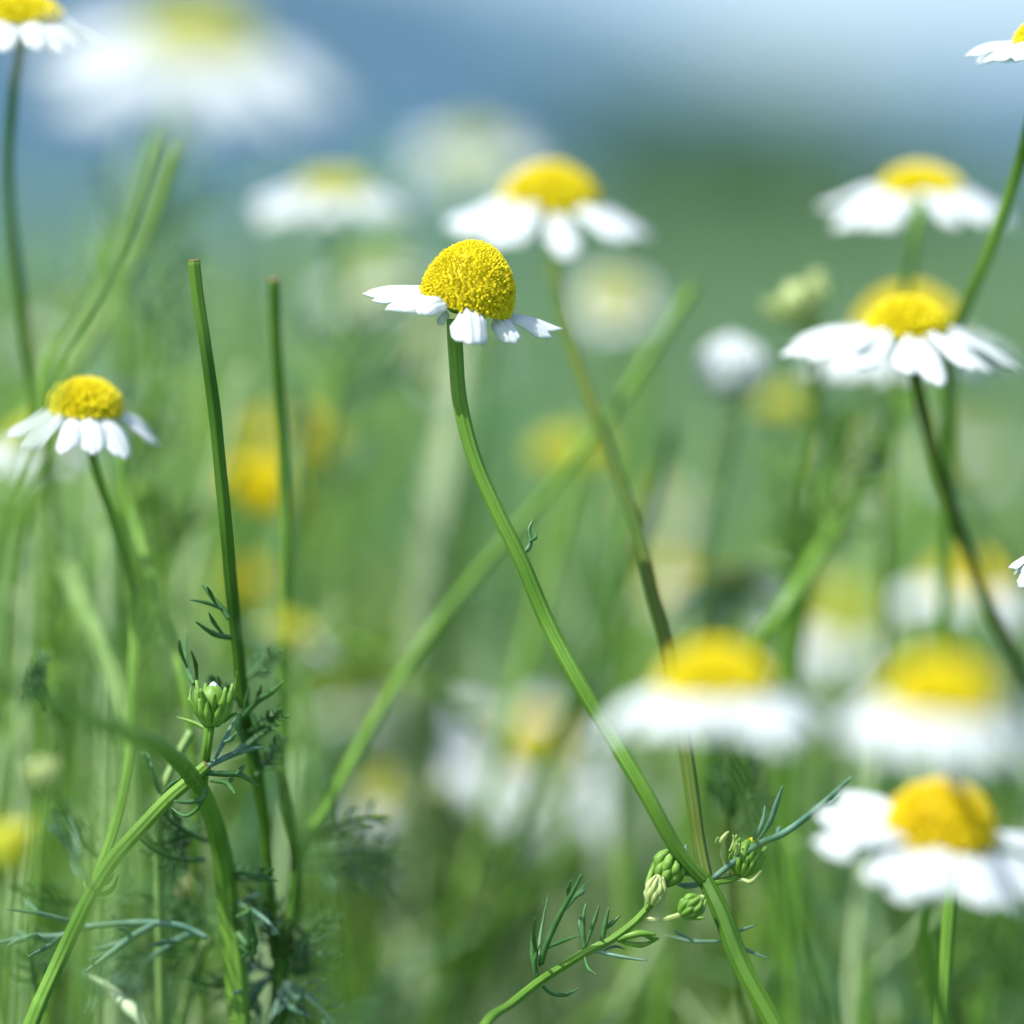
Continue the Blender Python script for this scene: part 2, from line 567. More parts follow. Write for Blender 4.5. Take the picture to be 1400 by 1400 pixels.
def disc_mb(R, H, count, seed, fl=1.0, belly=.10):
    """a domed head of packed florets, base at z=0, axis +Z; R radius, H height"""
    rnd = random.Random(seed)
    mb = MB()

    def prof(u):      # u 0 at the top, 1 at the rim -> (radius, height)
        a = u * math.pi * .5 * 1.12
        r = R * math.sin(a) ** .92 * (1 + belly * math.sin(a) ** 4)
        z = H * (math.cos(a) * .98 + .02) if a < math.pi / 2 else H * math.cos(a) * .8
        return r, z
    rows = []
    for i in range(13):
        u = .03 + .97 * i / 12
        r, z = prof(u)
        rows.append([Vector((r * .95 * math.cos(2 * math.pi * k / 28), r * .95 * math.sin(2 * math.pi * k / 28), z - R * .03)) for k in range(28)])
    n0 = mb.grid(rows)
    mb.f.append(tuple(range(n0, n0 + 28))[::-1])
    m = n0 + 12 * 28
    mb.f.append(tuple(range(m, m + 28)))
    for k in range(count):
        u = ((k + .5) / count) ** .56
        r, z = prof(u)
        r2, z2 = prof(min(1, u + .01))
        a = k * 2.39996 + rnd.uniform(-.05, .05)
        tg = Vector(((r2 - r), 0, (z2 - z))).normalized()
        nn = Vector((-tg.z, 0, tg.x))
        if u < .02:
            nn = Vector((0, 0, 1))
        cs, sn = math.cos(a), math.sin(a)
        n = Vector((nn.x * cs, nn.x * sn, nn.z))
        c = Vector((r * cs, r * sn, z))
        s = R * .062 * (560 / count) ** .5 * rnd.uniform(.75, 1.2) * fl * (.8 + .35 * u)
        open_ = u > .45
        long_ = s * (1.6 if open_ else 1.15) * rnd.uniform(.7, 1.5)
        tilt = Vector((rnd.uniform(-.4, .4), rnd.uniform(-.4, .4), rnd.uniform(-.4, .4))) * (.8 if open_ else .25)
        rot = (n + tilt).to_track_quat('Z', 'Y').to_matrix()
        mb.ball(c + n * long_ * .35, s, s, long_, rot, nu=6, nv=4)
        if open_ and count > 900 and rnd.random() < .55:      # opened floret: tiny lobes on its rim
            for q in range(4):
                aa = q * 1.57 + rnd.random()
                e = c + n * long_ * 1.25 + rot @ Vector((math.cos(aa) * s * .8, math.sin(aa) * s * .8, 0))
                mb.ball(e, s * .36, s * .36, s * .36, None, nu=5, nv=3)
    return mb


def receptacle_mb(R, H):
    """green cup of bracts below the head"""
    mb = MB()
    rows = []
    for (r, z) in ((.16, -.42), (.30, -.34), (.62, -.22), (.90, -.10), (.98, .02), (.6, .03)):
        rows.append([Vector((R * r * math.cos(2 * math.pi * k / 24) * (1 + .05 * (k % 2)), R * r * math.sin(2 * math.pi * k / 24) * (1 + .05 * (k % 2)), R * z)) for k in range(24)])
    n0 = mb.grid(rows)
    mb.f.append(tuple(range(n0, n0 + 24))[::-1])
    mb.f.append(tuple(range(n0 + 5 * 24, n0 + 6 * 24)))
    return mb


R0 = .0045          # radius the shared heads are made at
DISCS = {
    'tall': disc_mb(R0, R0 * 1.25, 650, 1).mesh("disc_tall", M["disc"]),
    'dome': disc_mb(R0, R0 * .95, 650, 2).mesh("disc_dome", M["disc"]),
    'cone': disc_mb(R0, R0 * .86, 650, 3, belly=0).mesh("disc_cone", M["disc"]),
    'gold': disc_mb(R0, R0 * 1.15, 650, 4).mesh("disc_gold", M["disc_orange"]),
    'low': disc_mb(R0, R0 * .7, 560, 5).mesh("disc_low", M["disc"]),
    'green': disc_mb(R0, R0 * .7, 400, 6).mesh("disc_green", M["disc_green"]),
}
RECEPT = receptacle_mb(R0, R0).mesh("receptacle", M["bract"])
PETALS = {}
for style, (a0, a1) in {'flat': (8, -8), 'soft': (-2, -26), 'droop': (-12, -46), 'hang': (-35, -75), 'skirts': (-24, -50)}.items():
    PETALS[style] = []
    for k in range(5):
        rr = random.Random(hash(style) % 7 * 0 + len(style) * 10 + k)
        L = R0 * rr.uniform(1.65, 2.0)
        e0, e1 = math.radians(a0 + rr.uniform(-7, 7)), math.radians(a1 + rr.uniform(-10, 10))
        b = Vector((R0 * .88, 0, -R0 * .02))
        m = b + Vector((math.cos(e0), 0, math.sin(e0))) * L * .5
        t = m + Vector((math.cos(e1), 0, math.sin(e1))) * L * .5
        PETALS[style].append(petal_mb(b, m, t, R0 * rr.uniform(.66, .84), Vector((-math.sin(e0), 0, math.cos(e0))), seed=k, fold=rr.uniform(-.12, .12), cup=rr.uniform(.1, .3)).mesh("petal_" + style, M["petal"]))


def head(root, rp, px, py, b, wid, roll=0, pitch=8, disc='dome', style='droop', n=15, skip=(), seed=0, twist=0, plen=1.0, pw=1.0):
    """a daisy head with its base centre at the photo point; wid = disc width in photo pixels; roll leans it clockwise, pitch towards the lens"""
    rnd = random.Random(seed * 31 + 7)
    c = P(px, py, b)
    sc = wid / 2 * PX(b) / (R0 * 1.08)
    o = link("flower_head", DISCS[disc], root)
    rot = Matrix.Rotation(math.radians(roll), 3, 'Y') @ Matrix.Rotation(math.radians(pitch), 3, 'X')
    o.matrix_basis = Matrix.Translation(c - rp) @ rot.to_4x4() @ Matrix.Diagonal((sc, sc, sc, 1))
    link("receptacle", RECEPT, o)
    for k in range(n):
        if k in skip:
            continue
        p = link("petal", rnd.choice(PETALS[style]), o)
        s = rnd.uniform(.9, 1.08)
        p.rotation_euler = (rnd.uniform(-.12, .12), rnd.uniform(-.10, .10), 2 * math.pi * (k + twist) / n + rnd.uniform(-.09, .09))
        p.scale = (s * plen, s * pw, s)
    return c, rot @ Vector((0, 0, 1)), sc * R0


def ground_tail(pts, radii):
    """carry a stem from where the photo cuts it down to the ground"""
    a, b = pts[-2], pts[-1]
    d = (b - a).normalized()
    if d.z > -.35:
        d = (d + Vector((0, 0, -.8))).normalized()
    h = b.z
    s_ = max((b - a).length, .006)
    e1, e2 = b + d * s_, b + d * s_ * 2.6
    q1 = b + d * max(h * .3, s_ * 5)
    q1.z = max(.05, q1.z)
    q2 = Vector((q1.x + d.x * h * .15, q1.y + d.y * h * .15, q1.z * .45))
    q3 = Vector((q2.x + d.x * h * .03, q2.y + .002, -.004))
    return pts + [e1, e2, q1, q2, q3], radii + [radii[-1], radii[-1] * 1.02, radii[-1] * 1.05, radii[-1] * 1.1, radii[-1] * 1.15]


def stem_part(root, rp, pts, wid, m="stem", name="stem", ribs=7, to_ground=False, sub=6, cut_top=False, lead=None):
    """pts = (photo x, y, softness) from top to bottom; wid = width(s) in photo pixels"""
    w3 = [P(*p) for p in pts]
    ws = wid if isinstance(wid, (list, tuple)) else [wid]
    n = len(pts)
    rad = [np.interp(i / (n - 1), np.linspace(0, 1, len(ws)), ws) / 2 * PX(pts[i][2]) if len(ws) > 1 else ws[0] / 2 * PX(pts[i][2]) for i in range(n)]
    if lead is not None:
        w3 = [lead] + w3
        rad = [rad[0] * 1.1] + rad
    if to_ground:
        w3, rad = ground_tail(w3, rad)
    mb = MB()
    mb.tube(w3, [float(r) for r in rad], ribs=ribs, sub=sub)
    o = link(name, mb.mesh(name, M[m], off=rp), root)
    if cut_top:
        mc = MB()
        d = (w3[0] - w3[1]).normalized()
        r = float(rad[0])
        mc.tube([w3[0] - d * r * .05, w3[0] + d * r * .12, w3[0] + d * r * .3], [r * 1.0, r * 1.05, r * .7], ribs=ribs, sub=4)
        link("cut_end", mc.mesh("cut_end", M["cut"], off=rp), root)
    return w3


def strokes(root, rp, lines, m="leaf", name="leaf", w=5.0, b=0.0, jitter=6.0, seed=0, zf=None):
    """a feathery leaf: every line is a list of photo points; first line is the midrib"""
    rnd = random.Random(seed)
    mb = MB()
    for li, L in enumerate(lines):
        bb = b if isinstance(b, (int, float)) else b[0]
        j1 = rnd.uniform(-jitter, jitter)
        pts = []
        for i, p in enumerate(L):
            q = zf(*p) if zf else p
            pts.append(P(q[0], q[1], bb + j1 * i / max(1, len(L) - 1)))
        ww = w / 2 * PX(bb) * (1.15 if li == 0 else .9)
        n = len(pts)
        rad = [ww * (.75 + .35 * math.sin(math.pi * min(1, .2 + i / n))) for i in range(n)]
        rad[-1] = ww * .28
        if li:
            rad[0] = ww * .5
        mb.tube(pts, rad, seg=8, sub=5)
    return link(name, mb.mesh(name, M[m], off=rp), root)


def plant(base_pts, label, cat="flower", group=None, name="chamomile_plant"):
    """root Empty of a plant, on the ground below its last stem point"""
    p = [P(*q) for q in base_pts[-2:]]
    pts, _ = ground_tail(p, [1, 1])
    rp = Vector((pts[-1].x, pts[-1].y, 0))
    r = link(name, None, loc=rp)
    tag(r, label, cat, group)
    return r, rp


def Z6(u, v): return (u * .4427, 780 + v * .4427)
def Z7(u, v): return (467 + u * .3929, 850 + v * .3929)
def Z8(u, v): return (850 + u * .3929, 850 + v * .3929)
def zz(f, L, b=0.0): return [(*f(u, v), b if isinstance(b, (int, float)) else b[i]) for i, (u, v) in enumerate(L)]


def auto_leaf(root, rp, x, y, ang, L, b, seed, m="leaf", w=5.5, n=6):
    """a whole feathery leaf: midrib from (x, y), paired side lobes, each forked again; ang in degrees, 0 = right, 90 = up"""
    rn = random.Random(seed)
    a0 = math.radians(ang)
    cur = math.radians(rn.uniform(-30, 30))
    pt = []
    for i in range(6):
        t = i / 5
        a = a0 + cur * t
        pt.append((x + math.cos(a) * L * t, y - math.sin(a) * L * t))
    lines = [pt]
    for k in range(n):
        t = .22 + .72 * k / n
        i = min(4, int(t * 5))
        f = t * 5 - i
        bx, by = pt[i][0] + (pt[i + 1][0] - pt[i][0]) * f, pt[i][1] + (pt[i + 1][1] - pt[i][1]) * f
        for sg in (-1, 1):
            aa = a0 + cur * t + sg * math.radians(rn.uniform(32, 58))
            l = L * rn.uniform(.22, .36) * (1.15 - .6 * t)
            ex, ey = bx + math.cos(aa) * l, by - math.sin(aa) * l
            mx, my = bx + math.cos(aa + sg * .2) * l * .5, by - math.sin(aa + sg * .2) * l * .5
            lines.append([(bx, by), (mx, my), (ex, ey)])
            for s2 in (-1, 1):
                if rn.random() < .75:
                    a2 = aa + s2 * math.radians(rn.uniform(25, 50))
                    l2 = l * rn.uniform(.3, .5)
                    lines.append([(mx, my), (mx + math.cos(a2) * l2, my - math.sin(a2) * l2)])
    return strokes(root, rp, lines, m=m, w=w, b=b, jitter=7, seed=seed)


# ------------------------------------------------------------------ the plant in focus: two heads on one forked stem
low = zz(Z8, [(305, 895), (350, 1020), (420, 1200), (530, 1400)], [0, -1, -2, -3])
root, rp = plant(low, "forked chamomile with the one sharp yellow head and a softer head above it")
stem_part(root, rp, [(962, 1196, 0), (967, 1208, 0)] + low[1:], [18, 25, 27, 29], m="stem_dark", to_ground=True)
main = [(621, 436, 0), (623, 480, 0), (629, 550, 0), (648, 625, 0), (680, 700, 0), (712, 765, 0), (748, 850, 0), (790, 930, -1), (832, 1000, -1), (880, 1080, -2), (925, 1160, -1), (962, 1203, 0)]
stem_part(root, rp, main, [21, 21, 20, 20, 22, 22, 22, 21, 20], m="stem", name="branch", ribs=8, sub=10)
second = [(745, 300, 37), (757, 375, 30), (780, 470, 21), (815, 570, 17), (850, 665, 14), (873, 730, 12), (892, 810, 10), (912, 885, 8), (935, 1010, 5), (948, 1100, 3), (957, 1160, 2), (968, 1212, 0)]
stem_part(root, rp, second, [18, 18, 19, 20, 20, 20, 20], m="stem_olive", name="branch", ribs=6)
strokes(root, rp, [[(712, 757), (722, 750), (725, 738), (723, 724), (729, 711)], [(724, 740), (732, 735), (731, 728)]], m="leaf", w=6, jitter=1)

# its sharp head, each petal shaped on its own
c0 = P(638, 408, 0)
rot = Matrix.Rotation(math.radians(15), 3, 'Y') @ Matrix.Rotation(math.radians(4), 3, 'X')
px = PX(0)
Rm = 56 * px
hm = disc_mb(Rm, 79 * px, 2100, 11, fl=.95, belly=.09).mesh("disc_sharp", M["disc"])
hd = link("flower_head", hm, root)
hd.matrix_basis = Matrix.Translation(c0 - rp) @ rot.to_4x4()
rc = receptacle_mb(Rm * .62, Rm).mesh("receptacle_sharp", M["bract"])
ro = link("receptacle", rc, hd, loc=(-.0007, 0, -Rm * .16))
inv = (Matrix.Translation(c0) @ rot.to_4x4()).inverted()


def sharp_petal(b3, m3, t3, w, nrm, seed, cup=.2, fold=0.0):
    # points as (photo x, photo y, millimetres behind the sharp plane)
    q = [inv @ (P(x, y, 0) + Vector((0, z * .001, 0))) for x, y, z in (b3, m3, t3)]
    nn = inv.to_3x3() @ Vector(nrm)
    link("petal", petal_mb(q[0], q[1], q[2], w * px, nn, seed=seed, cup=cup, fold=fold).mesh("petal_sharp", M["petal"]), hd)


UP = (0, 0, 1)
sharp_petal((592, 396, 1.5), (545, 386, 2.0), (494, 405, 2.5), 27, (0.05, -.45, 1), 1)
sharp_petal((592, 400, -.5), (560, 393, -.8), (508, 412, -1.0), 25, (0, -.5, 1), 6)
sharp_petal((596, 403, -1.6), (568, 402, -2.6), (527, 424, -3.4), 27, (0, -.6, 1), 2)
sharp_petal((602, 407, -2.4), (578, 406, -3.8), (548, 424, -5.0), 29, (.1, -.75, 1), 3)
sharp_petal((612, 409, -3.0), (596, 406, -4.8), (574, 427, -6.3), 31, (.25, -.8, 1), 4)
sharp_petal((607, 425, 2.5), (601, 433, 3.6), (606, 446, 4.4), 18, (-.4, .4, 1), 5)
sharp_petal((638, 419, -3.2), (642, 432, -5.0), (645, 471, -6.4), 50, (.10, -1.2, .25), 7, cup=.35, fold=.1)
sharp_petal((648, 421, -3.0), (656, 436, -4.4), (651, 471, -5.6), 32, (.35, -1.2, .3), 8, cup=.25)
sharp_petal((676, 431, -1.4), (690, 438, -1.8), (707, 470, -2.4), 34, (.5, -1.0, .4), 9, cup=.25)
sharp_petal((688, 430, 0.2), (720, 432, 0.5), (757, 463, .6), 26, (.25, -.5, 1), 10, cup=.3)
sharp_petal((692, 429, 1.2), (730, 436, 2.0), (771, 452, 2.6), 22, (.2, -.45, 1), 12, cup=.3)

head(root, rp, 752, 276, 37, 116, roll=2, pitch=9, disc='dome', style='droop', n=12, seed=2, twist=.35, plen=1.2, pw=1.3)

# bud, curled new leaves and feathery leaf at the fork
def bud(root, rp, px_, py_, b, wid, hgt, roll=0, pitch=0, tip="petal", mb_="bract", n=15, seed=0, name="bud", open_=.12):
    """a closed head: overlapping bracts round a pale tip"""
    rnd = random.Random(seed)
    c = P(px_, py_, b)
    r = wid / 2 * PX(b)
    h = hgt * PX(b)
    rot = Matrix.Rotation(math.radians(roll), 3, 'Y') @ Matrix.Rotation(math.radians(pitch), 3, 'X')
    mb = MB()
    prof = [(.22, 0), (.55, .08), (.86, .28), (.95, .5), (.82, .72), (.5, .88), (.2, .93)]
    rows = [[rot @ Vector((r * .82 * q * math.cos(k * math.pi / 8), r * .82 * q * math.sin(k * math.pi / 8), h * z)) + c for k in range(16)] for q, z in prof]
    n0 = mb.grid(rows)
    mb.f.append(tuple(range(n0, n0 + 16))[::-1])
    mb.f.append(tuple(range(n0 + 96, n0 + 112)))
    for ring, (z0, z1, rr) in enumerate(((.02, .62, .86), (.18, .92, .92))):
        for k in range(n):
            a = 2 * math.pi * (k + .5 * ring) / n + rnd.uniform(-.1, .1)
            d = Vector((math.cos(a), math.sin(a), 0))
            e = 1 + open_ * rnd.uniform(.2, 1.4)
            if open_ == 0:
                e = .42 if ring else .8
            p0, p1, p2 = d * r * .3 + Vector((0, 0, h * z0)), d * r * rr + Vector((0, 0, h * (z0 + z1) / 2)), d * r * rr * e + Vector((0, 0, h * z1 * rnd.uniform(.85, 1.08)))
            mb.tube([c + rot @ p0, c + rot @ p1, c + rot @ p2], [r * 2.2 / n, r * 2.5 / n, r * .07], seg=8, sub=4)
    o = link(name, mb.mesh(name, M[mb_], off=rp), root)
    mt = MB()
    for k in range(19):
        a = k * 2.4
        q = r * .26 * (k / 19) ** .5
        mt.ball(c + rot @ Vector((q * math.cos(a), q * math.sin(a), h * (.95 - .12 * (k / 19)))), r * .10, r * .10, r * .15, rot, nu=6, nv=4)
    link("bud_tip", mt.mesh("bud_tip", M[tip], off=rp), root).parent = root
    return o


bud(root, rp, 1013, 1196, 0, 46, 54, roll=18, tip="disc", mb_="bract", seed=4)
stem_part(root, rp, [(1013, 1196, 0), (1000, 1202, 0), (980, 1206, 0), (968, 1212, 0)], 10, name="bud_stalk", ribs=5)
strokes(root, rp, [[(320, 892), (400, 828), (480, 772), (560, 738), (640, 682), (700, 632), (740, 596), (800, 540)],
                   [(425, 800), (470, 740), (492, 690), (498, 640)], [(470, 770), (515, 700), (540, 630), (560, 572)],
                   [(690, 640), (730, 630), (768, 590)], [(540, 745), (545, 725), (552, 712)], [(460, 760), (462, 735), (470, 715)]], m="leaf_blue", w=7.5, b=0, jitter=9, zf=Z8, seed=3)
strokes(root, rp, [[(365, 850), (352, 800), (350, 760), (372, 730)], [(345, 790), (332, 770), (335, 750)], [(375, 800), (392, 770), (388, 742)], [(380, 830), (402, 800), (400, 770)],
                   [(410, 890), (450, 905), (485, 868)], [(430, 870), (462, 850), (455, 830)], [(372, 870), (390, 900), (440, 905)]], m="bract_pale", w=7, b=0, jitter=3, zf=Z8, seed=4, name="curled_leaf")
strokes(root, rp, [[(305, 900), (230, 920), (170, 900)], [(295, 890), (250, 860), (222, 800), (226, 775)], [(280, 890), (200, 870), (180, 850)]], m="leaf_blue", w=7, b=0, jitter=3, zf=Z8, seed=6)
strokes(root, rp, [[(320, 940), (380, 1100), (430, 1140), (512, 1172)], [(345, 1100), (420, 1072), (472, 1053)], [(360, 1110), (250, 1112), (150, 1090)], [(250, 1112), (210, 1090), (180, 1075)]], m="leaf_blue", w=5, b=4, jitter=3, zf=Z8, seed=7)

# ------------------------------------------------------------------ leafy shoot that reaches the fork
sh = zz(Z7, [(1075, 985), (1020, 1045), (940, 1105), (850, 1150), (760, 1205), (680, 1258), (590, 1330), (500, 1402)], [0, 0, 0, 0, 0, -1, -3, -6])
root, rp = plant(sh, "leafy shoot rising to curled green buds beside the fork of the sharp flower's stem", "plant", name="chamomile_shoot")
stem_part(root, rp, sh, [11, 13, 13, 13], m="stem", to_ground=True, ribs=6)
strokes(root, rp, [[(695, 1190), (715, 1120), (760, 1020), (800, 950), (835, 880)], [(770, 1010), (820, 950), (862, 898)], [(705, 1140), (760, 1115), (830, 1090)], [(690, 1200), (690, 1110), (718, 950)], [(682, 1160), (668, 1100), (672, 1030)], [(790, 970), (790, 930), (800, 900)], [(812, 960), (840, 940), (850, 920)]], m="leaf", w=6.5, b=0, jitter=5, zf=Z7, seed=8)
strokes(root, rp, [[(680, 1240), (665, 1160), (662, 1090)], [(675, 1250), (672, 1180), (690, 1120)]], m="leaf", w=6.5, jitter=2, zf=Z7, seed=9)
strokes(root, rp, [[(845, 1150), (838, 1060), (850, 980)], [(850, 1130), (880, 1040), (897, 988)], [(842, 1100), (828, 1060), (832, 1020)]], m="leaf", w=6.5, jitter=3, zf=Z7, seed=10)
strokes(root, rp, [[(905, 1120), (915, 1060), (930, 995)], [(912, 1075), (940, 1050), (970, 1022)]], m="leaf", w=6.5, jitter=2, zf=Z7, seed=11)
strokes(root, rp, [[(960, 1105), (1030, 1085), (1095, 1088)], [(960, 1110), (1040, 1125), (1100, 1105)], [(1050, 1090), (1080, 1100), (1104, 1102)]], m="bract", w=8.5, jitter=2, zf=Z7, seed=12)
strokes(root, rp, [[(880, 1145), (970, 1165), (1065, 1180)], [(900, 1150), (950, 1130), (985, 1140)]], m="leaf_blue", w=4.5, jitter=2, zf=Z7, seed=13)
strokes(root, rp, [[(845, 1160), (858, 1205), (888, 1230)]], m="leaf", w=4.5, jitter=2, zf=Z7, seed=14)
strokes(root, rp, [[(695, 1262), (730, 1292), (780, 1298), (828, 1274)]], m="leaf", w=5, jitter=2, zf=Z7, seed=15)
bud(root, rp, 905, 1207, 0, 42, 52, roll=25, tip="bract_pale", mb_="bract", seed=5, open_=0, n=8)
bud(root, rp, 891, 1236, -1, 26, 42, roll=15, tip="bract_pale", mb_="bract_pale", seed=6, open_=0, n=8)
bud(root, rp, 932, 1250, -2, 30, 40, roll=50, tip="bract_pale", mb_="bract", seed=7, open_=0, n=8)
stem_part(root, rp, [(932, 1250, -2), (912, 1256, -1), (889, 1256, 0), (878, 1252, 0)], 8, m="bract_pale", name="bud_stalk", ribs=5)
stem_part(root, rp, [(891, 1236, -1), (884, 1244, 0), (878, 1252, 0)], 8, m="stem", name="bud_stalk", ribs=5)
stem_part(root, rp, [(905, 1207, 0), (888, 1222, 0), (884, 1244, 0)], 8, m="stem", name="bud_stalk", ribs=5)
strokes(root, rp, [[(135, 820), (110, 860), (92, 910), (85, 970)], [(165, 800), (200, 830), (195, 870)], [(130, 850), (170, 890), (195, 885)], [(215, 1000), (250, 1030), (290, 1030)]], m="bract", w=7, jitter=2, zf=Z8, seed=16, name="curled_leaf")

# ------------------------------------------------------------------ left plant: node, cut branch, slightly soft flower
lo = zz(Z6, [(288, 982), (250, 1060), (190, 1190), (130, 1320), (96, 1402)], [0, 0, 0, -2, -4])
root, rp = plant(lo, "small chamomile with drooping petals left of the cut stems, with a snapped side branch")
stem_part(root, rp, lo, [19, 21, 22], m="stem", to_ground=True)
stem_part(root, rp, zz(Z6, [(638, 602), (590, 645), (520, 705), (430, 800), (350, 890), (288, 985)], [0, 0, 0, 0, 0, 0]), [16, 19, 20, 21], m="stem", name="branch", cut_top=True)
a2 = [(121, 600, 12), (133, 650, 12), (155, 715, 13), (176, 790, 14), (184, 860, 14), (181, 940, 12), (178, 1010, 8), (169, 1080, 5), (152, 1145, 2), (132, 1200, 0), (127, 1216, 0)]
stem_part(root, rp, a2, [13, 13, 14, 15, 15, 14, 13], m="stem", name="branch", ribs=6)
head(root, rp, 117, 557, 11, 98, roll=4, pitch=7, disc='cone', style='skirts', n=13, seed=5, twist=.2, skip=(3, 12), plen=1.0)
strokes(root, rp, [[(280, 985), (310, 1000), (345, 985), (366, 940)], [(272, 990), (262, 970), (266, 950)], [(290, 975), (330, 965), (352, 935)]], m="bract", w=6, jitter=2, zf=Z6, seed=20, name="curled_leaf")
strokes(root, rp, [[(285, 985), (240, 900), (195, 820), (165, 745)], [(240, 890), (235, 830), (210, 760)], [(265, 945), (240, 930), (225, 900)], [(200, 820), (165, 800), (140, 770)]], m="leaf_blue", w=6, b=-14, jitter=6, zf=Z6, seed=21)

# bent stem with the green bud
bl = zz(Z6, [(612, 655), (655, 760), (690, 900), (705, 1050), (725, 1220), (742, 1402)], [3, 5, 7, 8, 8, 8])
root, rp = plant(bl, "thick bent chamomile stem carrying an upright spiky green bud with feathery leaves", "flower bud", name="chamomile_bud_plant")
stem_part(root, rp, bl, [24, 28, 32, 32], m="stem", to_ground=True)
stem_part(root, rp, zz(Z6, [(-40, 340), (60, 368), (160, 405), (260, 455), (370, 492), (470, 530), (550, 590), (612, 660)], [-52, -46, -40, -32, -24, -15, -6, 3]), [26, 27, 27, 26, 24], m="bract", name="branch")
stem_part(root, rp, zz(Z6, [(648, 470), (640, 540), (632, 600), (622, 680)], [0, 0, 1, 3]), [16, 14, 14, 18], m="stem", name="bud_stalk")
bud(root, rp, *Z6(652, 478), 0, 48, 60, roll=4, tip="petal", mb_="bract", seed=9, n=11, open_=.5)
strokes(root, rp, [[(600, 350), (575, 290), (570, 185)], [(578, 300), (558, 250), (553, 215)], [(608, 350), (604, 290), (590, 248)]], w=6.5, jitter=4, b=3, zf=Z6, seed=22)
strokes(root, rp, [[(640, 605), (680, 585), (740, 560), (812, 545)], [(720, 566), (750, 540), (770, 545)], [(660, 592), (690, 530), (728, 452)], [(690, 530), (715, 520), (730, 500)]], w=7, jitter=4, zf=Z6, seed=23, m="leaf_blue")
strokes(root, rp, [[(635, 625), (690, 628), (745, 632), (800, 668)], [(730, 628), (745, 612), (757, 602)], [(650, 650), (695, 655), (712, 670), (726, 690)], [(700, 655), (715, 645), (712, 640)]], w=7, jitter=4, zf=Z6, seed=24)
strokes(root, rp, [[(635, 672), (625, 705), (580, 715), (535, 712)], [(640, 680), (610, 735), (570, 758), (528, 732)], [(560, 640), (530, 660), (500, 690)]], w=6, jitter=2, b=-2, zf=Z6, seed=25)
strokes(root, rp, [[(640, 490), (600, 470), (545, 452)], [(690, 470), (720, 445), (738, 440)], [(720, 400), (730, 350), (732, 312)], [(606, 440), (588, 400), (590, 360)]], w=5, jitter=2, b=1, zf=Z6, seed=26, m="bract")
strokes(root, rp, [[(440, 560), (455, 600), (478, 650), (492, 690)], [(470, 610), (460, 580), (452, 555)]], w=7, jitter=2, b=5, zf=Z6, seed=27)
strokes(root, rp, [[(735, 1120), (770, 1160), (778, 1110), (765, 1060)], [(740, 1160), (785, 1180), (780, 1140)], [(730, 1070), (770, 1050), (740, 1030)], [(745, 1200), (790, 1150), (770, 1090)]], w=9, jitter=4, b=6, zf=Z6, seed=28, m="leaf")

# ------------------------------------------------------------------ the two cut stems and the long slanting one
bs = zz(Z6, [(868, 1190), (862, 1290), (855, 1402)], [10, 10, 10])
root, rp = plant(bs, "chamomile cropped to two upright cut stems and a long slanting third one, all without flowers", "cut stems", name="cropped_plant")
stem_part(root, rp, bs, [24, 24, 24], m="stem_dark", to_ground=True)
s1 = [(265, 358, -2), (271, 410, -2), (282, 480, -2), (293, 560, -1), (301, 640, 0), (309, 720, 1), (316, 800, 3), (324, 880, 5), (336, 985, 7), (352, 1060, 8), (363, 1140, 10), (369, 1220, 11), (376, 1312, 11)]
stem_part(root, rp, s1, [19, 19, 20, 20, 20, 19, 18, 16], m="stem_dark", name="branch", cut_top=True, ribs=6)
s2 = [(375, 382, 14), (377, 450, 15), (382, 540, 16), (388, 640, 16), (391, 740, 15), (391, 850, 14), (386, 960, 13), (385, 1050, 12), (397, 1130, 11), (405, 1180, 11), (398, 1250, 11), (384, 1308, 10)]
stem_part(root, rp, s2, [17, 16, 18, 18, 18, 18, 20, 24], m="stem_dark", name="branch", cut_top=True, ribs=6)
s3 = [(948, 392, 32), (900, 470, 32), (840, 558, 31), (790, 622, 30), (730, 695, 30), (660, 775, 29), (600, 850, 27), (545, 930, 25), (495, 1015, 22), (455, 1090, 18), (425, 1140, 14), (408, 1172, 11)]
stem_part(root, rp, s3, [17, 17, 17, 17, 18, 20], m="stem", name="branch", cut_top=True, ribs=6)
strokes(root, rp, [[(706, 150), (690, 122), (660, 88), (620, 40)], [(690, 122), (640, 100), (586, 90)], [(665, 100), (650, 70), (640, 50)]], w=6, jitter=3, b=2, zf=Z6, seed=30)
strokes(root, rp, [[(712, 208), (660, 195), (604, 158)], [(690, 200), (660, 160), (645, 130)]], w=6.5, jitter=3, b=3, zf=Z6, seed=31)
strokes(root, rp, [[(752, 450), (795, 402), (840, 375), (876, 342)], [(792, 404), (800, 380), (808, 352)], [(755, 440), (762, 400), (770, 360)]], w=7, jitter=3, b=5, zf=Z6, seed=32)
strokes(root, rp, [[(758, 545), (800, 510), (855, 482)], [(822, 498), (838, 450), (872, 405)], [(765, 560), (790, 540), (812, 545)], [(830, 470), (826, 450), (830, 430)]], w=7, jitter=3, b=6, zf=Z6, seed=33)
strokes(root, rp, [[(745, 430), (735, 480), (750, 540)], [(770, 430), (790, 480), (780, 560)], [(750, 500), (725, 470), (735, 440)]], w=10, jitter=3, b=6, zf=Z6, seed=34)
